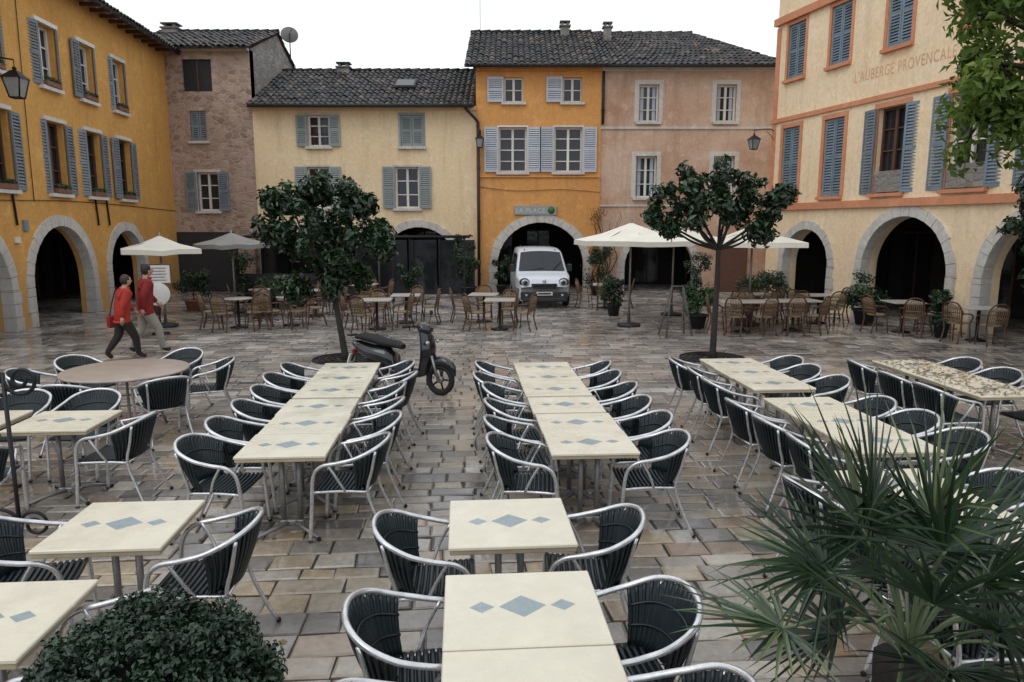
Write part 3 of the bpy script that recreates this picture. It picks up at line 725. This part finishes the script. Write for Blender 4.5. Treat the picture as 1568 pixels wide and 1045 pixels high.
def umbrella(x,y,w,ze,za,mat,sides=4,rz=.1,nm='cafe_umbrella'):
    mb=MB(); n=sides; ring=[]
    for k in range(n*4):
        a=2*math.pi*k/(n*4)
        if sides==4:
            m=max(abs(math.cos(a)),abs(math.sin(a))); r=w/2/m
        else: r=w/2
        sag=.05*abs(math.sin(a*n/2))
        ring.append((r*math.cos(a),r*math.sin(a),ze+sag*.6+random.uniform(-.012,.012)))
    mid=[(x_*.5,y_*.5,ze+(za-ze)*.42) for x_,y_,_ in ring]
    low=[(x_*1.003,y_*1.003,z_-.12) for x_,y_,z_ in ring]; N_=len(ring)
    fs=[(k,(k+1)%N_,N_+(k+1)%N_,N_+k) for k in range(N_)]+[(N_+k,N_+(k+1)%N_,2*N_) for k in range(N_)]
    mb.add(ring+mid+[(0,0,za)],fs,mat); mb.add(ring+low,[(k,(k+1)%N_,N_+(k+1)%N_,N_+k) for k in range(N_)],mat)
    for k in range(0,N_,2): mb.tube([(ring[k][0]*.97,ring[k][1]*.97,ring[k][2]-.02),(0,0,za-.06)],.01,'steel',5); 
    mb.tube([(0,0,0),(0,0,za+.08)],.028,'steel',8); mb.lathe((0,0,0),[(0,.0),(.3,0),(.3,.06),(.05,.09),(.03,.3)],'dark',16)
    mb.obj(nm,TR(x,y,0,rz))
umbrella(-8.85,18.2,1.75,1.95,2.3,'canvas',4,.5); umbrella(-8.2,21.2,2.1,2.0,2.35,'canvasg',8,.1)
umbrella(3.0,18.3,2.3,2.15,2.62,'canvas',4,.2); umbrella(6.1,18.4,2.2,2.12,2.55,'canvas',4,-.15); umbrella(4.6,20.6,2.3,2.15,2.55,'canvas',4,.1)
# pergola
mb=MB()
for x in(-9.2,-6.6,-4.0,-1.6):
    mb.box((x,24.2,1.07),(.07,.07,2.14),'iron'); mb.tube([(x,24.2,2.12),(x,27.9,2.2)],.025,'iron',6)
mb.tube([(-9.6,24.2,2.17),(-1.4,24.2,2.17)],.035,'iron',6); mb.tube([(-9.6,26,2.18),(-1.4,26,2.18)],.025,'iron',6)
mb.quad((-9.5,24.3,2.14),(-5.4,24.3,2.14),(-5.4,27.6,2.3),(-9.5,27.6,2.3),'dark')
mb.box((-7.2,24.25,.5),(4.2,.05,.9),'dark')
for x in (-9.3,-8.2,-7.1,-6.0,-4.9,-3.8,-2.7): mb.box((x+.5,26.9,1.02),(1.0,.04,2.0),'glass'); mb.box((x,26.87,1.03),(.06,.06,2.06),'iron')
mb.obj('pergola')
def potplant(x,y,r,h,pot='terra',mat='leafM',ph=.35,nm='potted_shrub',seed=1,n=1400,L=.09):
    mb=MB(); mb.lathe((0,0,0),[(0,0),(r*.35,0),(r*.5,ph),(r*.55,ph),(r*.55,ph-.04),(r*.47,ph-.04),(0,ph-.06)],pot,16); mb.tube([(0,0,ph-.1),(0,0,ph+h*.5)],.02,'bark',6)
    o=mb.obj(nm,TR(x,y)); rg=random.Random(seed)
    cl=[((rg.uniform(-1,1)*r*.6,rg.uniform(-1,1)*r*.6,ph+h*rg.uniform(.1,.95)),r*rg.uniform(.25,.5)) for _ in range(11)]
    leafcloud('foliage',cl,n,L,L*.45,mat,o,seed=seed); return o
potplant(-9.6,21.6,.55,.9,'terra','leafO',seed=2); potplant(-10.3,20.6,.4,.6,'terra','leafM',seed=12); potplant(-7.6,22.6,.6,.5,'dark','leafM',seed=3)
potplant(4.65,17.9,.5,.65,'dark','leafM',.35,seed=4); potplant(2.9,20.4,.4,.7,'dark','leafO',seed=5); potplant(8.3,22.8,.6,.7,'dark','leafO',seed=6)
potplant(7.3,21.9,.7,.7,'terra','leafO',seed=7); potplant(9.2,18.6,.6,.9,'dark','leafO',seed=8,ph=.4); potplant(-1.6,26.2,.6,2.0,'dark','leafO',seed=9,n=2500)
potplant(-3.4,24.0,.5,.9,'dark','leafO',seed=10); potplant(6.3,24.5,.6,1.3,'dark','leafO',seed=11); potplant(-5.8,24.0,.5,1.0,'dark','leafO',seed=14); potplant(9.9,16.4,.35,.7,'dark','leafO',seed=18)
potplant(-8.9,24.0,.6,1.2,'dark','leafO',seed=21); potplant(3.2,26.6,.6,1.4,'dark','leafO',seed=22,n=1800); potplant(-.4,27.0,.4,1.2,'dark','leafO',seed=23)
mb=MB(); rg=random.Random(4)
for k in range(9):
    p=Vector((3.45+rg.uniform(-.15,.15),27.85,0)); P=[p.copy()]
    for i in range(9): p=p+Vector((rg.uniform(-.16,.18),rg.uniform(-.05,.0),rg.uniform(.25,.45))); P.append(p.copy())
    mb.tube(crom(P,3),[.03*(1-i/30) for i in range(len(crom(P,3)))],'bark',5)
v=mb.obj('climbing_vine'); leafcloud('foliage',[((3.4+rg.uniform(-.6,.6),27.7,rg.uniform(.5,3.2)),.3) for _ in range(9)],260,.09,.06,'dry',v,seed=3)
# ------------------------------------------------------------------ trees
def tree(name,x,y,trunk,crownc,lobes,per,n,L,mat,seed,rc=(.17,.28),tr=.06,sc=1.0):
    rg=random.Random(seed); mb=MB(); tp=crom(trunk,5); K=len(tp)
    mb.tube(tp,[tr*(1.1-.4*i/K)+(tr*.6 if i==0 else 0) for i in range(K)],'bark',10)
    cl=[];top=Vector(trunk[-1])
    for (dx,dy,dz,r) in lobes:
        lc=Vector(crownc)+Vector((dx,dy,dz))*sc; r*=sc
        m=top.lerp(lc,.5)+Vector((rg.uniform(-.1,.1),rg.uniform(-.1,.1),-.08*sc)); P=crom([top,m,lc],4)
        mb.tube(P,[tr*.55*(1-.7*i/len(P)) for i in range(len(P))],'bark',6)
        for k in range(per):
            d=Vector((rg.gauss(0,1),rg.gauss(0,1),rg.gauss(0,1))).normalized()*r*rg.uniform(.35,1.12)
            c=lc+d; cl.append((tuple(c),rg.uniform(*rc)*sc))
            mb.tube([lc,lc.lerp(c,.6)+Vector((0,0,.03)),c],[tr*.18,tr*.12,tr*.05],'bark',4)
    o=mb.obj(name,TR(x,y)); leafcloud('foliage',cl,n,L,L*.46,mat,o,seed=seed,shell=.5); return o
tree('orange_tree',-3.21,13.64,[(0,0,0),(-.08,0,.6),(-.18,.02,1.2),(-.25,.0,1.7)],(-.3,0,2.40),
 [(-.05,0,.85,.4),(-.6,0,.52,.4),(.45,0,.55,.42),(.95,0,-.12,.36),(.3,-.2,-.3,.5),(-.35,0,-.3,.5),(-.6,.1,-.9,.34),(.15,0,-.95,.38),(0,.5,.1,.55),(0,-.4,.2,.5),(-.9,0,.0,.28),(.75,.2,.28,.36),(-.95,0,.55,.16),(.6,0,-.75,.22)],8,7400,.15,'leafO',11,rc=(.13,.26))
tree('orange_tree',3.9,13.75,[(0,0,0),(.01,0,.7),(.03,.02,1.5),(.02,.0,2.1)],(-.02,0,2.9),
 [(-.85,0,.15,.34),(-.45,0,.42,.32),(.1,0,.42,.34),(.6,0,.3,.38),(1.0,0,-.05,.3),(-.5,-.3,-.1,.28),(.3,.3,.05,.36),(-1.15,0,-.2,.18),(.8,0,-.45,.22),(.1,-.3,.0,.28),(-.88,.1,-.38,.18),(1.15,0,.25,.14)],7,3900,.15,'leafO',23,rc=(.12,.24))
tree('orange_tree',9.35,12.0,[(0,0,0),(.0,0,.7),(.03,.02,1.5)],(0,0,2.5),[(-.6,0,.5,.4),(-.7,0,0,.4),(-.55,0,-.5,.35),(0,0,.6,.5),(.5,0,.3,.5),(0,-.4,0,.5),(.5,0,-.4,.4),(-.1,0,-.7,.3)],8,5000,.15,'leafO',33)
rgp=random.Random(8); lob=[]
for _ in range(20):
    a=rgp.uniform(0,6.28); ph=rgp.uniform(-1,1); rr=rgp.uniform(.5,1)
    lob.append((2.0*rr*math.cos(a)*math.sqrt(1-ph*ph),1.8*rr*math.sin(a)*math.sqrt(1-ph*ph),1.75*rr*ph,.6))
lob+=[(-2.2,-.2,-.9,.5),(-2.0,.3,-1.6,.45),(-2.1,0,.3,.5),(-1.5,0,-1.5,.5),(-2.2,0,-.2,.5),(-1.9,0,-1.2,.5),(-2.3,0,1.0,.5)]
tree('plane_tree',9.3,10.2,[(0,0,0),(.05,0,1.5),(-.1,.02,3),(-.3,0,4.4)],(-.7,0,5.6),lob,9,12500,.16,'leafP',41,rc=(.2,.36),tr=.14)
for x,y in((-3.21,13.64),(3.9,13.75)):
    mb=MB()
    for r in(.62,.5,.38,.26): mb.tube([(math.cos(a)*r,math.sin(a)*r,.012) for a in [k*math.pi/18 for k in range(36)]],.014,'iron',5,True)
    for k in range(8): a=k*math.pi/4; mb.tube([(math.cos(a)*.2,math.sin(a)*.2,.012),(math.cos(a)*.62,math.sin(a)*.62,.012)],.012,'iron',5)
    mb.lathe((0,0,.004),[(0,.001),(.6,.001)],'soil',24); mb.obj('tree_grate',TR(x,y))
# bush (foreground left)
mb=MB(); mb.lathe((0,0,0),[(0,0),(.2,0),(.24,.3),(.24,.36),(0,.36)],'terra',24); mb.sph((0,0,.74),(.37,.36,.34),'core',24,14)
o=mb.obj('clipped_bush',TR(-1.32,2.36)); rg=random.Random(9); cl=[]
for i in range(520):
    z=1-1.75*(i+.5)/520; a=i*2.39996+rg.uniform(-.1,.1); s_=math.sqrt(1-z*z); k=rg.uniform(.93,1.08)
    cl.append(((.44*k*s_*math.cos(a),.42*k*s_*math.sin(a),.74+.41*k*z),rg.uniform(.035,.07)))
leafcloud('foliage',cl,52000,.026,.014,'leafB',o,seed=5,shell=.6); leafcloud('dead_leaves',[((.44,-.12,.86),(.04,.06,.10)),((.43,.05,.78),.06),((.40,-.2,.7),.06)],420,.032,.018,'dry',o,seed=6)
# fan palm (foreground right)
def palm(x,y,zc,n,seed,LL=.5):
    rg=random.Random(seed); tb=MB(); tb.lathe((0,0,0),[(0,0),(.22,0),(.3,.42),(.33,.48),(.29,.48),(0,.42)],'terra',24)
    tb.tube([(0,0,.4),(0,0,zc-.12)],[.1,.12],'bark',12)
    lb=MB()
    for i in range(n):
        az=i*2.39996+rg.uniform(-.2,.2); el=math.radians(80-100*(i/n)**.85+rg.uniform(-6,6))
        f=Vector((math.cos(az)*math.cos(el),math.sin(az)*math.cos(el),math.sin(el))); pl=rg.uniform(.25,.5)
        hub=Vector((0,0,zc))+f*pl-Vector((0,0,.05*(1-math.sin(el))))
        tb.tube(crom([(0,0,zc-.1),Vector((0,0,zc))+f*pl*.5+Vector((0,0,.03)),hub],4),.007,'palm',5,r=.8)
        side=f.cross(Vector((0,0,1)))
        side=side.normalized() if side.length>.05 else Vector((1,0,0))
        side=(side+Vector((0,0,rg.uniform(-.5,.5)))).normalized(); nor=side.cross(f).normalized()
        m=25; L0=LL*rg.uniform(.8,1.15); shade=rg.uniform(.0,.6)
        for k in range(m):
            a=math.radians(-108+216*k/(m-1)+rg.uniform(-2.5,2.5)); d=(f*math.cos(a)+side*math.sin(a)+nor*(.12+rg.uniform(-.06,.06))).normalized()
            L1=L0*(.74+.26*math.cos(a*.7))*rg.uniform(.8,1.08); w=.0092
            sd=(side*math.cos(a)-f*math.sin(a)).normalized(); dr=rg.choice([.01,.02,.05,.12])*rg.uniform(.5,1.2)
            vs=[];T=[0,.2,.5,.8,1]; Wd=[.3,1.15,1,.5,.03]
            for t_,ww in zip(T,Wd):
                c=hub+d*(L1*t_)-Vector((0,0,dr*t_**3)); vs+=[c-sd*w*ww+nor*w*.75*ww,c,c+sd*w*ww+nor*w*.75*ww]
            fs=[]
            for s_ in range(4):
                b=s_*3; fs+=[(b,b+1,b+4,b+3),(b+1,b+2,b+5,b+4)]
            lb.add(vs,fs,'palm',False,min(1,max(0,shade+rg.uniform(-.15,.45))))
    o=tb.obj('fan_palm',TR(x,y)); lb.obj('fronds',None,o)
palm(1.50,2.5,1.04,25,5)
def litter(name,x0,x1,y0,y1,z,n,seed,mat='dry',row_=True):
    rg=random.Random(seed); mb=MB()
    for _ in range(n):
        x,y=rg.uniform(x0,x1),rg.uniform(y0,y1)
        if row_: x,y=R(x,y)
        a=rg.uniform(0,6.28); s=rg.uniform(.015,.035); c,d=math.cos(a)*s,math.sin(a)*s
        mb.add([(x-c,y-d,z),(x+d*.5,y-c*.5,z+.008),(x+c,y+d,z+.003),(x-d*.5,y+c*.5,z+.006)],[(0,1,2,3)],mat,False,rg.random())
    mb.obj(name)
litter('fallen_leaves',5.55,6.25,7.1,9.2,.756,420,1); litter('fallen_leaves',-6,9,2,18,.004,420,2); litter('fallen_leaves',5,8,6,10,.004,500,3)
# ------------------------------------------------------------------ iron scroll screen (left edge)
mb=MB()
def spiral(c,r0,r1,turns,a0,sg=1,n=40):
    return [(c[0]+(r0+(r1-r0)*k/n)*math.cos(a0+sg*turns*6.283*k/n),c[1],c[2]+(r0+(r1-r0)*k/n)*math.sin(a0+sg*turns*6.283*k/n)) for k in range(n+1)]
mb.tube([(0,0,0),(0,0,1.6)],.014,'iron',8); mb.tube(spiral((.11,0,1.55),.11,.02,1.6,math.pi),.013,'iron',6); mb.tube(spiral((-.11,0,1.6),.11,.02,1.6,0,-1),.013,'iron',6)
mb.tube(spiral((.10,0,.55),.10,.03,1.4,math.pi,-1),.012,'iron',6); mb.tube(spiral((-.13,0,.55),.13,.03,1.4,0),.012,'iron',6)
mb.tube([(0,0,1.45),(-1.0,0,1.45)],.014,'iron',6); mb.tube([(0,0,.35),(-1.0,0,.35)],.014,'iron',6)
for k in range(1,6): mb.tube([(-k*.17,0,.1),(-k*.17,0,1.45)],.01,'iron',6)
mb.obj('wrought_iron_screen',TR(-3.33,4.6,0,.1))
mb=MB(); mb.tube([(0,0,0),(0,0,1.1)],.02,'iron'); mb.lathe((0,-.02,.95),[(0,-.01),(.26,-.01),(.28,0),(.26,.02),(0,.02)],'white',24,'Y'); mb.box((0,0,1.42),(.6,.03,.42),'white',bev=.008); mb.box((0,.0,1.42),(.66,.02,.48),'brown')
for k in range(5): mb.box((0,-.0165,1.56-.07*k),(.44-.05*(k%2),.002,.018),'shutK')
mb.lathe((0,0,0),[(0,.0),(.2,0),(.2,.03),(0,.05)],'iron',14); mb.obj('menu_board',TR(-8.35,16.9,0,.2))
mb=MB()
for sg in(-1,1): mb.tube([(sg*.32,-.2,0),(sg*.14,0,1.15)],.018,'shutK',6); mb.tube([(sg*.32,.25,0),(sg*.14,0,1.15)],.018,'shutK',6)
mb.tube([(-.2,-.07,.75),(.2,-.07,.75)],.015,'shutK',6); mb.tube([(-.27,-.14,.3),(.27,-.14,.3)],.015,'shutK',6); mb.tube([(-.14,0,1.15),(.14,0,1.15)],.018,'shutK',6); mb.obj('easel_stand',TR(3.85,16.7,0,.2))
# ------------------------------------------------------------------ van
def van(x,y,rz):
    V=empty('parked_van'); mb=MB()
    St=[(0,.66),(.04,.84),(.14,.93),(.45,1.02),(.85,1.10),(1.12,1.38),(1.42,1.68),(1.6,1.76),(2.0,1.81),(3.0,1.82),(3.7,1.80),(3.95,1.74),(4.05,1.5),(4.1,.9)]
    def hw(z): 
        T=[(.22,.78),(.45,.84),(.9,.85),(1.1,.82),(1.7,.70),(1.85,.66)]
        for (a,b),(c,d) in zip(T,T[1:]):
            if z<=c: return b+(d-b)*max(0,(z-a))/(c-a)
        return .66
    rings=[]
    for yy,tp in St:
        pf=1-.16*max(0,1-yy/.5)**2-(.05*max(0,(yy-3.7)/.4)); half=[]
        for f in(0,.2,.45,.7,.88,.97): z=.22+(tp-.22)*f; half.append((hw(z)*pf,z))
        half+=[(hw(tp)*pf*.9,tp),(hw(tp)*pf*.5,tp+.02),(0,tp+.025)]
        rings.append([(a,yy,z) for a,z in half]+[(-a,yy,z) for a,z in half[-2::-1]])
    n=len(rings[0]); vs=[p for r in rings for p in r]
    fs=[(i*n+k,i*n+k+1,(i+1)*n+k+1,(i+1)*n+k) for i in range(len(rings)-1) for k in range(n-1)]
    fs+=[tuple(range(n)),tuple((len(rings)-1)*n+k for k in range(n))[::-1]]+[(i*n,(i+1)*n,(i+1)*n+n-1,i*n+n-1) for i in range(len(rings)-1)]
    mb.add(vs,fs,'van',True); mb.obj('body',None,V)
    mb=MB()
    G=[(.74,.83,1.13),(.38,.79,1.15),(0,.78,1.155),(-.38,.79,1.15),(-.74,.83,1.13)]; H=[(.64,1.36,1.69),(.33,1.33,1.725),(0,1.32,1.735),(-.33,1.33,1.725),(-.64,1.36,1.69)]
    mb.add(G+H,[(k,k+1,k+6,k+5) for k in range(4)],'glass',True)
    mb.tube([(.36,.76,1.16),(.66,1.05,1.42)],.008,'rub',5); mb.tube([(-.3,.76,1.165),(.05,.82,1.21)],.008,'rub',5)
    for sg in(-1,1):
        mb.add([(sg*.845,1.15,1.12),(sg*.845,2.1,1.12),(sg*.735,2.1,1.62),(sg*.735,1.6,1.62)],[(0,1,2,3)],'glass')
        mb.add([(sg*.845,2.2,1.12),(sg*.845,3.2,1.12),(sg*.735,3.2,1.62),(sg*.735,2.2,1.62)],[(0,1,2,3)],'glass')
        mb.sph((sg*.59,.05,.80),(.15,.08,.12),'lens',14,10,(0,-sg*.3,0)); mb.sph((sg*.60,.06,.80),(.175,.07,.145),'dark',14,10,(0,-sg*.3,0))
        mb.sph((sg*.59,-.02,.80),(.07,.03,.07),'glass',10,8)
        mb.box((sg*.93,1.12,1.2),(.16,.12,.24),'dark',bev=.03); mb.box((sg*.85,1.12,1.12),(.1,.05,.05),'dark')
        mb.sph((sg*.56,-.02,.42),(.07,.04,.06),'lens',10,8)
    mb.box((0,.02,.40),(1.46,.14,.26),'dark',bev=.04); mb.box((0,-.01,.74),(.8,.08,.07),'dark',bev=.02); mb.box((0,-.01,.64),(.7,.06,.05),'dark',bev=.02); mb.box((0,-.065,.47),(.5,.02,.11),'white')
    mb.box((0,-.078,.47),(.4,.004,.05),'dark')
    mb.sph((0,-.01,.86),(.06,.02,.06),'alu',10,8); mb.box((0,.02,.27),(1.34,.2,.12),'dark',bev=.03)
    mb.tube([(-.5,1.5,1.76),(-.5,3.6,1.86)],.015,'dark',6); mb.tube([(.5,1.5,1.76),(.5,3.6,1.86)],.015,'dark',6)
    mb.obj('glass_and_trim',None,V)
    for sx in(-1,1):
        for yy in(.72,3.35):
            w=MB(); w.lathe((0,0,0),[(.0,-.09),(.24,-.1),(.31,-.08),(.32,0),(.31,.08),(.24,.1),(0,.09)],'rub',24,'X'); w.lathe((0,0,0),[(.0,.105),(.15,.11),(.2,.1)],'alu',16,'X'); w.lathe((0,0,0),[(.0,-.105),(.15,-.11),(.2,-.1)],'alu',16,'X')
            w.obj('wheel',Matrix.Translation((sx*.76,yy,.32)),V)
    V.matrix_world=TR(x,y,0,rz)
van(1.0,22.2,.06)
# ------------------------------------------------------------------ scooter (local +X forward)
def scooter(x,y,rz):
    S_=empty('scooter')
    for wx,r in((.64,.235),(-.62,.225)):
        w=MB(); w.tube([(r*.84*math.cos(a),0,r*.84*math.sin(a)) for a in [k*math.pi/16 for k in range(32)]],r*.2,'rub',10,True)
        w.lathe((0,0,0),[(0,-.04),(.05,-.04),(.06,0),(.05,.04),(0,.04)],'steel',14,'Y')
        for k in range(5):
            a=k*1.2566; w.tube([(0,0,0),(.17*math.cos(a),0,.17*math.sin(a))],[.02,.012],'iron',6)
        w.tube([(.165*math.cos(a),0,.165*math.sin(a)) for a in [k*math.pi/12 for k in range(24)]],.012,'iron',6,True)
        w.obj('wheel',Matrix.Translation((wx,0,r)),S_)
    b=MB()
    for s in(-.07,.07): b.tube([(.64,s,.24),(.52,s,.6)],.022,'steel',8)
    b.tube([(.54,0,.55),(.36,0,1.0)],.03,'blk',8)
    b.tube(crom([(.88,0,.3),(.83,0,.44),(.68,0,.52),(.52,0,.46),(.44,0,.34)],4),[.03+.05*math.sin(math.pi*k/16) for k in range(17)],'blk',8)
    vs=[];Z=[.3,.5,.7,.88,.98]; Xc=[.36,.42,.44,.40,.34]; Hw=[.17,.2,.21,.17,.1]
    for xx,zz,h in zip(Xc,Z,Hw):
        for k in range(7):
            t=-1+k/3; vs.append((xx+.09*(1-t*t),t*h,zz))
    fs=[(i*7+k,i*7+k+1,(i+1)*7+k+1,(i+1)*7+k) for i in range(4) for k in range(6)]
    b.add(vs,fs,'blk',True); b.add([(a-.03,c,d) for a,c,d in vs],fs,'dark',True)
    b.box((.1,0,.3),(.55,.32,.08),'blk',bev=.03); b.box((.1,0,.345),(.5,.26,.012),'rub')
    body=[(-.12,.28,.08,.1),(-.15,.45,.14,.14),(-.3,.52,.17,.17),(-.55,.56,.18,.14),(-.8,.64,.13,.1),(-.95,.70,.05,.05)]
    n=14;vs=[]
    for (xx,zz,rw,rh) in body:
        for k in range(n): a=2*math.pi*k/n; vs.append((xx,rw*math.cos(a),zz+rh*math.sin(a)))
    fs=[(i*n+k,i*n+(k+1)%n,(i+1)*n+(k+1)%n,(i+1)*n+k) for i in range(5) for k in range(n)]+[tuple(range(n)),tuple(5*n+k for k in range(n))[::-1]]
    b.add(vs,fs,'blk',True)
    seat=[(-.02,.69,.08,.04),(-.12,.72,.13,.06),(-.35,.74,.14,.065),(-.5,.78,.15,.07),(-.75,.81,.14,.065),(-.88,.8,.08,.04)];vs=[]
    for (xx,zz,rw,rh) in seat:
        for k in range(n): a=2*math.pi*k/n; vs.append((xx,rw*math.cos(a),zz+rh*math.sin(a)))
    b.add(vs,fs,'rub',True)
    b.sph((.36,0,1.0),(.12,.13,.09),'blk',14,10,(0,.4,0)); b.sph((.455,0,.97),(.03,.09,.06),'glass',12,8,(0,.4,0))
    b.tube(crom([(.22,-.33,1.04),(.3,-.2,1.04),(.36,0,1.02),(.3,.2,1.04),(.22,.33,1.04)],4),.014,'iron',8)
    for s in(-1,1):
        b.tube([(.26,s*.26,1.04),(.2,s*.37,1.04)],.02,'rub',8); b.tube([(.3,s*.22,1.04),(.3,s*.3,1.2)],.007,'iron',5); b.sph((.29,s*.31,1.22),(.015,.055,.04),'dark',12,8)
        b.sph((.5,s*.15,.8),(.03,.04,.03),'lens',8,6)
    b.box((-.55,0,.3),(.45,.18,.16),'dark',bev=.04); b.tube([(-.4,-.14,.26),(-.85,-.16,.34)],[.03,.05],'steel',10)
    b.box((-.93,0,.56),(.03,.14,.07),simple('tail_lamp',(.4,.01,.01),.2),bev=.01); b.box((-1.0,0,.45),(.02,.16,.16),'white',(0,.3,0)); b.tube([(-.9,0,.6),(-1.0,0,.4)],.02,'dark')
    b.tube([(0,.1,.27),(-.1,.25,.0)],.012,'iron',6); b.box((-.98,0,.82),(.06,.2,.03),'dark')
    b.obj('bodywork',None,S_)
    S_.matrix_world=TR(x,y,0,rz)@Matrix.Rotation(-.05,4,'X')
scooter(-1.68,10.95,-.42)
# ------------------------------------------------------------------ people (local facing +Y)
def skin(name,V,Ed,Rd,par,mats,assign,sub=2):
    me=bpy.data.meshes.new(name); me.from_pydata(V,Ed,[]); o=bpy.data.objects.new(name,me); COL.objects.link(o)
    md=o.modifiers.new('s','SKIN'); md.use_smooth_shade=True
    for i,r in enumerate(Rd):
        r=r if isinstance(r,tuple) else (r,r); me.skin_vertices[0].data[i].radius=r
    me.skin_vertices[0].data[0].use_root=True
    o.modifiers.new('u','SUBSURF').levels=sub
    dg=bpy.context.evaluated_depsgraph_get(); m2=bpy.data.meshes.new_from_object(o.evaluated_get(dg)); bpy.data.objects.remove(o)
    m2.materials.clear()
    for m in mats: m2.materials.append(M[m])
    for p in m2.polygons: p.use_smooth=True; p.material_index=assign(p.center)
    return place(m2,name,None,par)
def person(x,y,rz,h,jk,tr,hair,lean=.0,bag=False,seed=0):
    P=empty('walking_person'); L=lean
    V=[(0,0,.93),(0,.01+L*.3,1.12),(0,.02+L*.7,1.3),(0,.02+L,1.42),(0,.03+L*1.1,1.50),(0,.045+L*1.2,1.58),
       (-.18,.02+L,1.39),(-.235,.10+L,1.13),(-.2,.24+L,.98),
       (.18,.02+L,1.39),(.245,-.1+L,1.14),(.225,-.12+L,.9),
       (-.09,0,.86),(-.1,-.05,.5),(-.09,-.31,.16),(-.09,-.20,.045),
       (.09,0,.86),(.1,.2,.5),(.09,.25,.1),(.09,.40,.045)]
    Ed=[(0,1),(1,2),(2,3),(3,4),(4,5),(3,6),(6,7),(7,8),(3,9),(9,10),(10,11),(0,12),(12,13),(13,14),(14,15),(0,16),(16,17),(17,18),(18,19)]
    Rd=[(.205,.165),(.2,.16),(.21,.16),(.15,.12),.062,.055,.1,.078,.055,.1,.078,.055,.125,.088,.058,.045,.125,.088,.058,.045]
    def asg(c):
        if c.z<.1 or (c.y<-.18 and c.z<.14): return 2
        if c.z>1.49: return 3
        if c.z>.80: return 0
        return 1
    skin('body',V,Ed,Rd,P,[jk,tr,'shoe','skin'],asg)
    mb=MB(); hc=Vector((0,.06+L*1.25,1.63))
    mb.sph(hc,(.076,.094,.115),'skin',16,12); mb.sph(hc+Vector((0,-.024,.022)),(.09,.098,.115),hair,16,12)
    mb.sph(hc+Vector((0,.094,-.01)),(.012,.018,.022),'skin',8,6)
    for s in(-1,1): mb.sph(hc+Vector((s*.078,.01,-.01)),(.01,.02,.03),'skin',8,6); mb.sph(hc+Vector((s*.03,.086,.012)),.01,'hair',8,6)
    mb.sph(hc+Vector((0,.087,-.05)),(.024,.008,.006),'red2',8,6)
    mb.tube([(math.cos(a)*.08,.03+L*1.05+math.sin(a)*.075,1.48) for a in [k*math.pi/8 for k in range(16)]],.03,jk,8,True)
    mb.tube([(math.cos(a)*.17,math.sin(a)*.14,.80) for a in [k*math.pi/10 for k in range(20)]],.025,jk,8,True)
    for W_,E_ in((Vector(V[8]),Vector(V[7])),(Vector(V[11]),Vector(V[10]))):
        d=(W_-E_).normalized(); sd=Vector((1,0,0)); nr=d.cross(sd).normalized()
        mb.tube([W_,W_+d*.04,W_+d*.1],[.03,.038,.03],'skin',8)
        for k,ln in enumerate((.065,.075,.07,.055)):
            b0=W_+d*.09+nr*(-.027+.018*k); mb.tube([b0,b0+d*ln*.5-sd*.004*(1 if W_.x>0 else -1),b0+d*ln-sd*.018*(1 if W_.x>0 else -1)],[.009,.008,.006],'skin',6)
        b0=W_+d*.04+nr*-.03; mb.tube([b0,b0-nr*.022+d*.025,b0-nr*.026+d*.05],[.01,.009,.007],'skin',6)
    if bag:
        mb.box((-.29,-.06,.78),(.14,.28,.26),'red2',bev=.05); mb.tube(crom([(-.3,.04,.9),(-.27,.0,1.15),(-.17,.0,1.5),(-.27,-.09,1.15),(-.3,-.14,.9)],4),.012,'shoe',6)
    mb.obj('head_hands_and_details',None,P)
    P.matrix_world=TR(x,y,0,rz)@Matrix.Scale(h/1.75,4)
person(-7.45,13.6,-.8,1.62,'red','trd','hair2',.07,True)
person(-7.35,14.3,-.9,1.78,'red2','trw','hair',.03)
# ------------------------------------------------------------------ world, sun, camera
w=bpy.data.worlds.new('World'); scene.world=w; w.use_nodes=True; t=w.node_tree; bg=t.nodes['Background']
sky=N(t,'ShaderNodeTexSky'); sky.sky_type='NISHITA'; sky.sun_disc=False; sky.sun_elevation=math.radians(52); sky.sun_rotation=math.radians(-40)
hs=N(t,'ShaderNodeHueSaturation'); hs.inputs['Saturation'].default_value=.25; t.links.new(sky.outputs[0],hs.inputs['Color'])
tc=N(t,'ShaderNodeTexCoord').outputs['Generated']
cl=ramp(t,noise(t,scl(t,tc,(1,1,2.5)),1.6,5),[(.3,(7.4,8.0,8.9,1)),(.7,(10.8,11.3,12.0,1))])
c=mixc(t,.88,hs.outputs[0],cl); t.links.new(c,bg.inputs[0]); bg.inputs[1].default_value=.118
sd=bpy.data.lights.new('sun','SUN'); sd.energy=.55; sd.angle=math.radians(30); sd.color=(1,.985,.96)
so=bpy.data.objects.new('sun',sd); COL.objects.link(so); so.rotation_euler=Euler((math.radians(38),0,math.radians(-40)))
cam=bpy.data.cameras.new('camera'); co=bpy.data.objects.new('camera',cam); COL.objects.link(co)
cam.sensor_width=36; cam.lens=25.25; cam.clip_end=1000; co.location=(0,0,2.55); co.rotation_euler=(math.radians(90-9.14),0,0)
scene.camera=co
scene.view_settings.view_transform='Standard'; scene.view_settings.look='None'; scene.view_settings.exposure=0
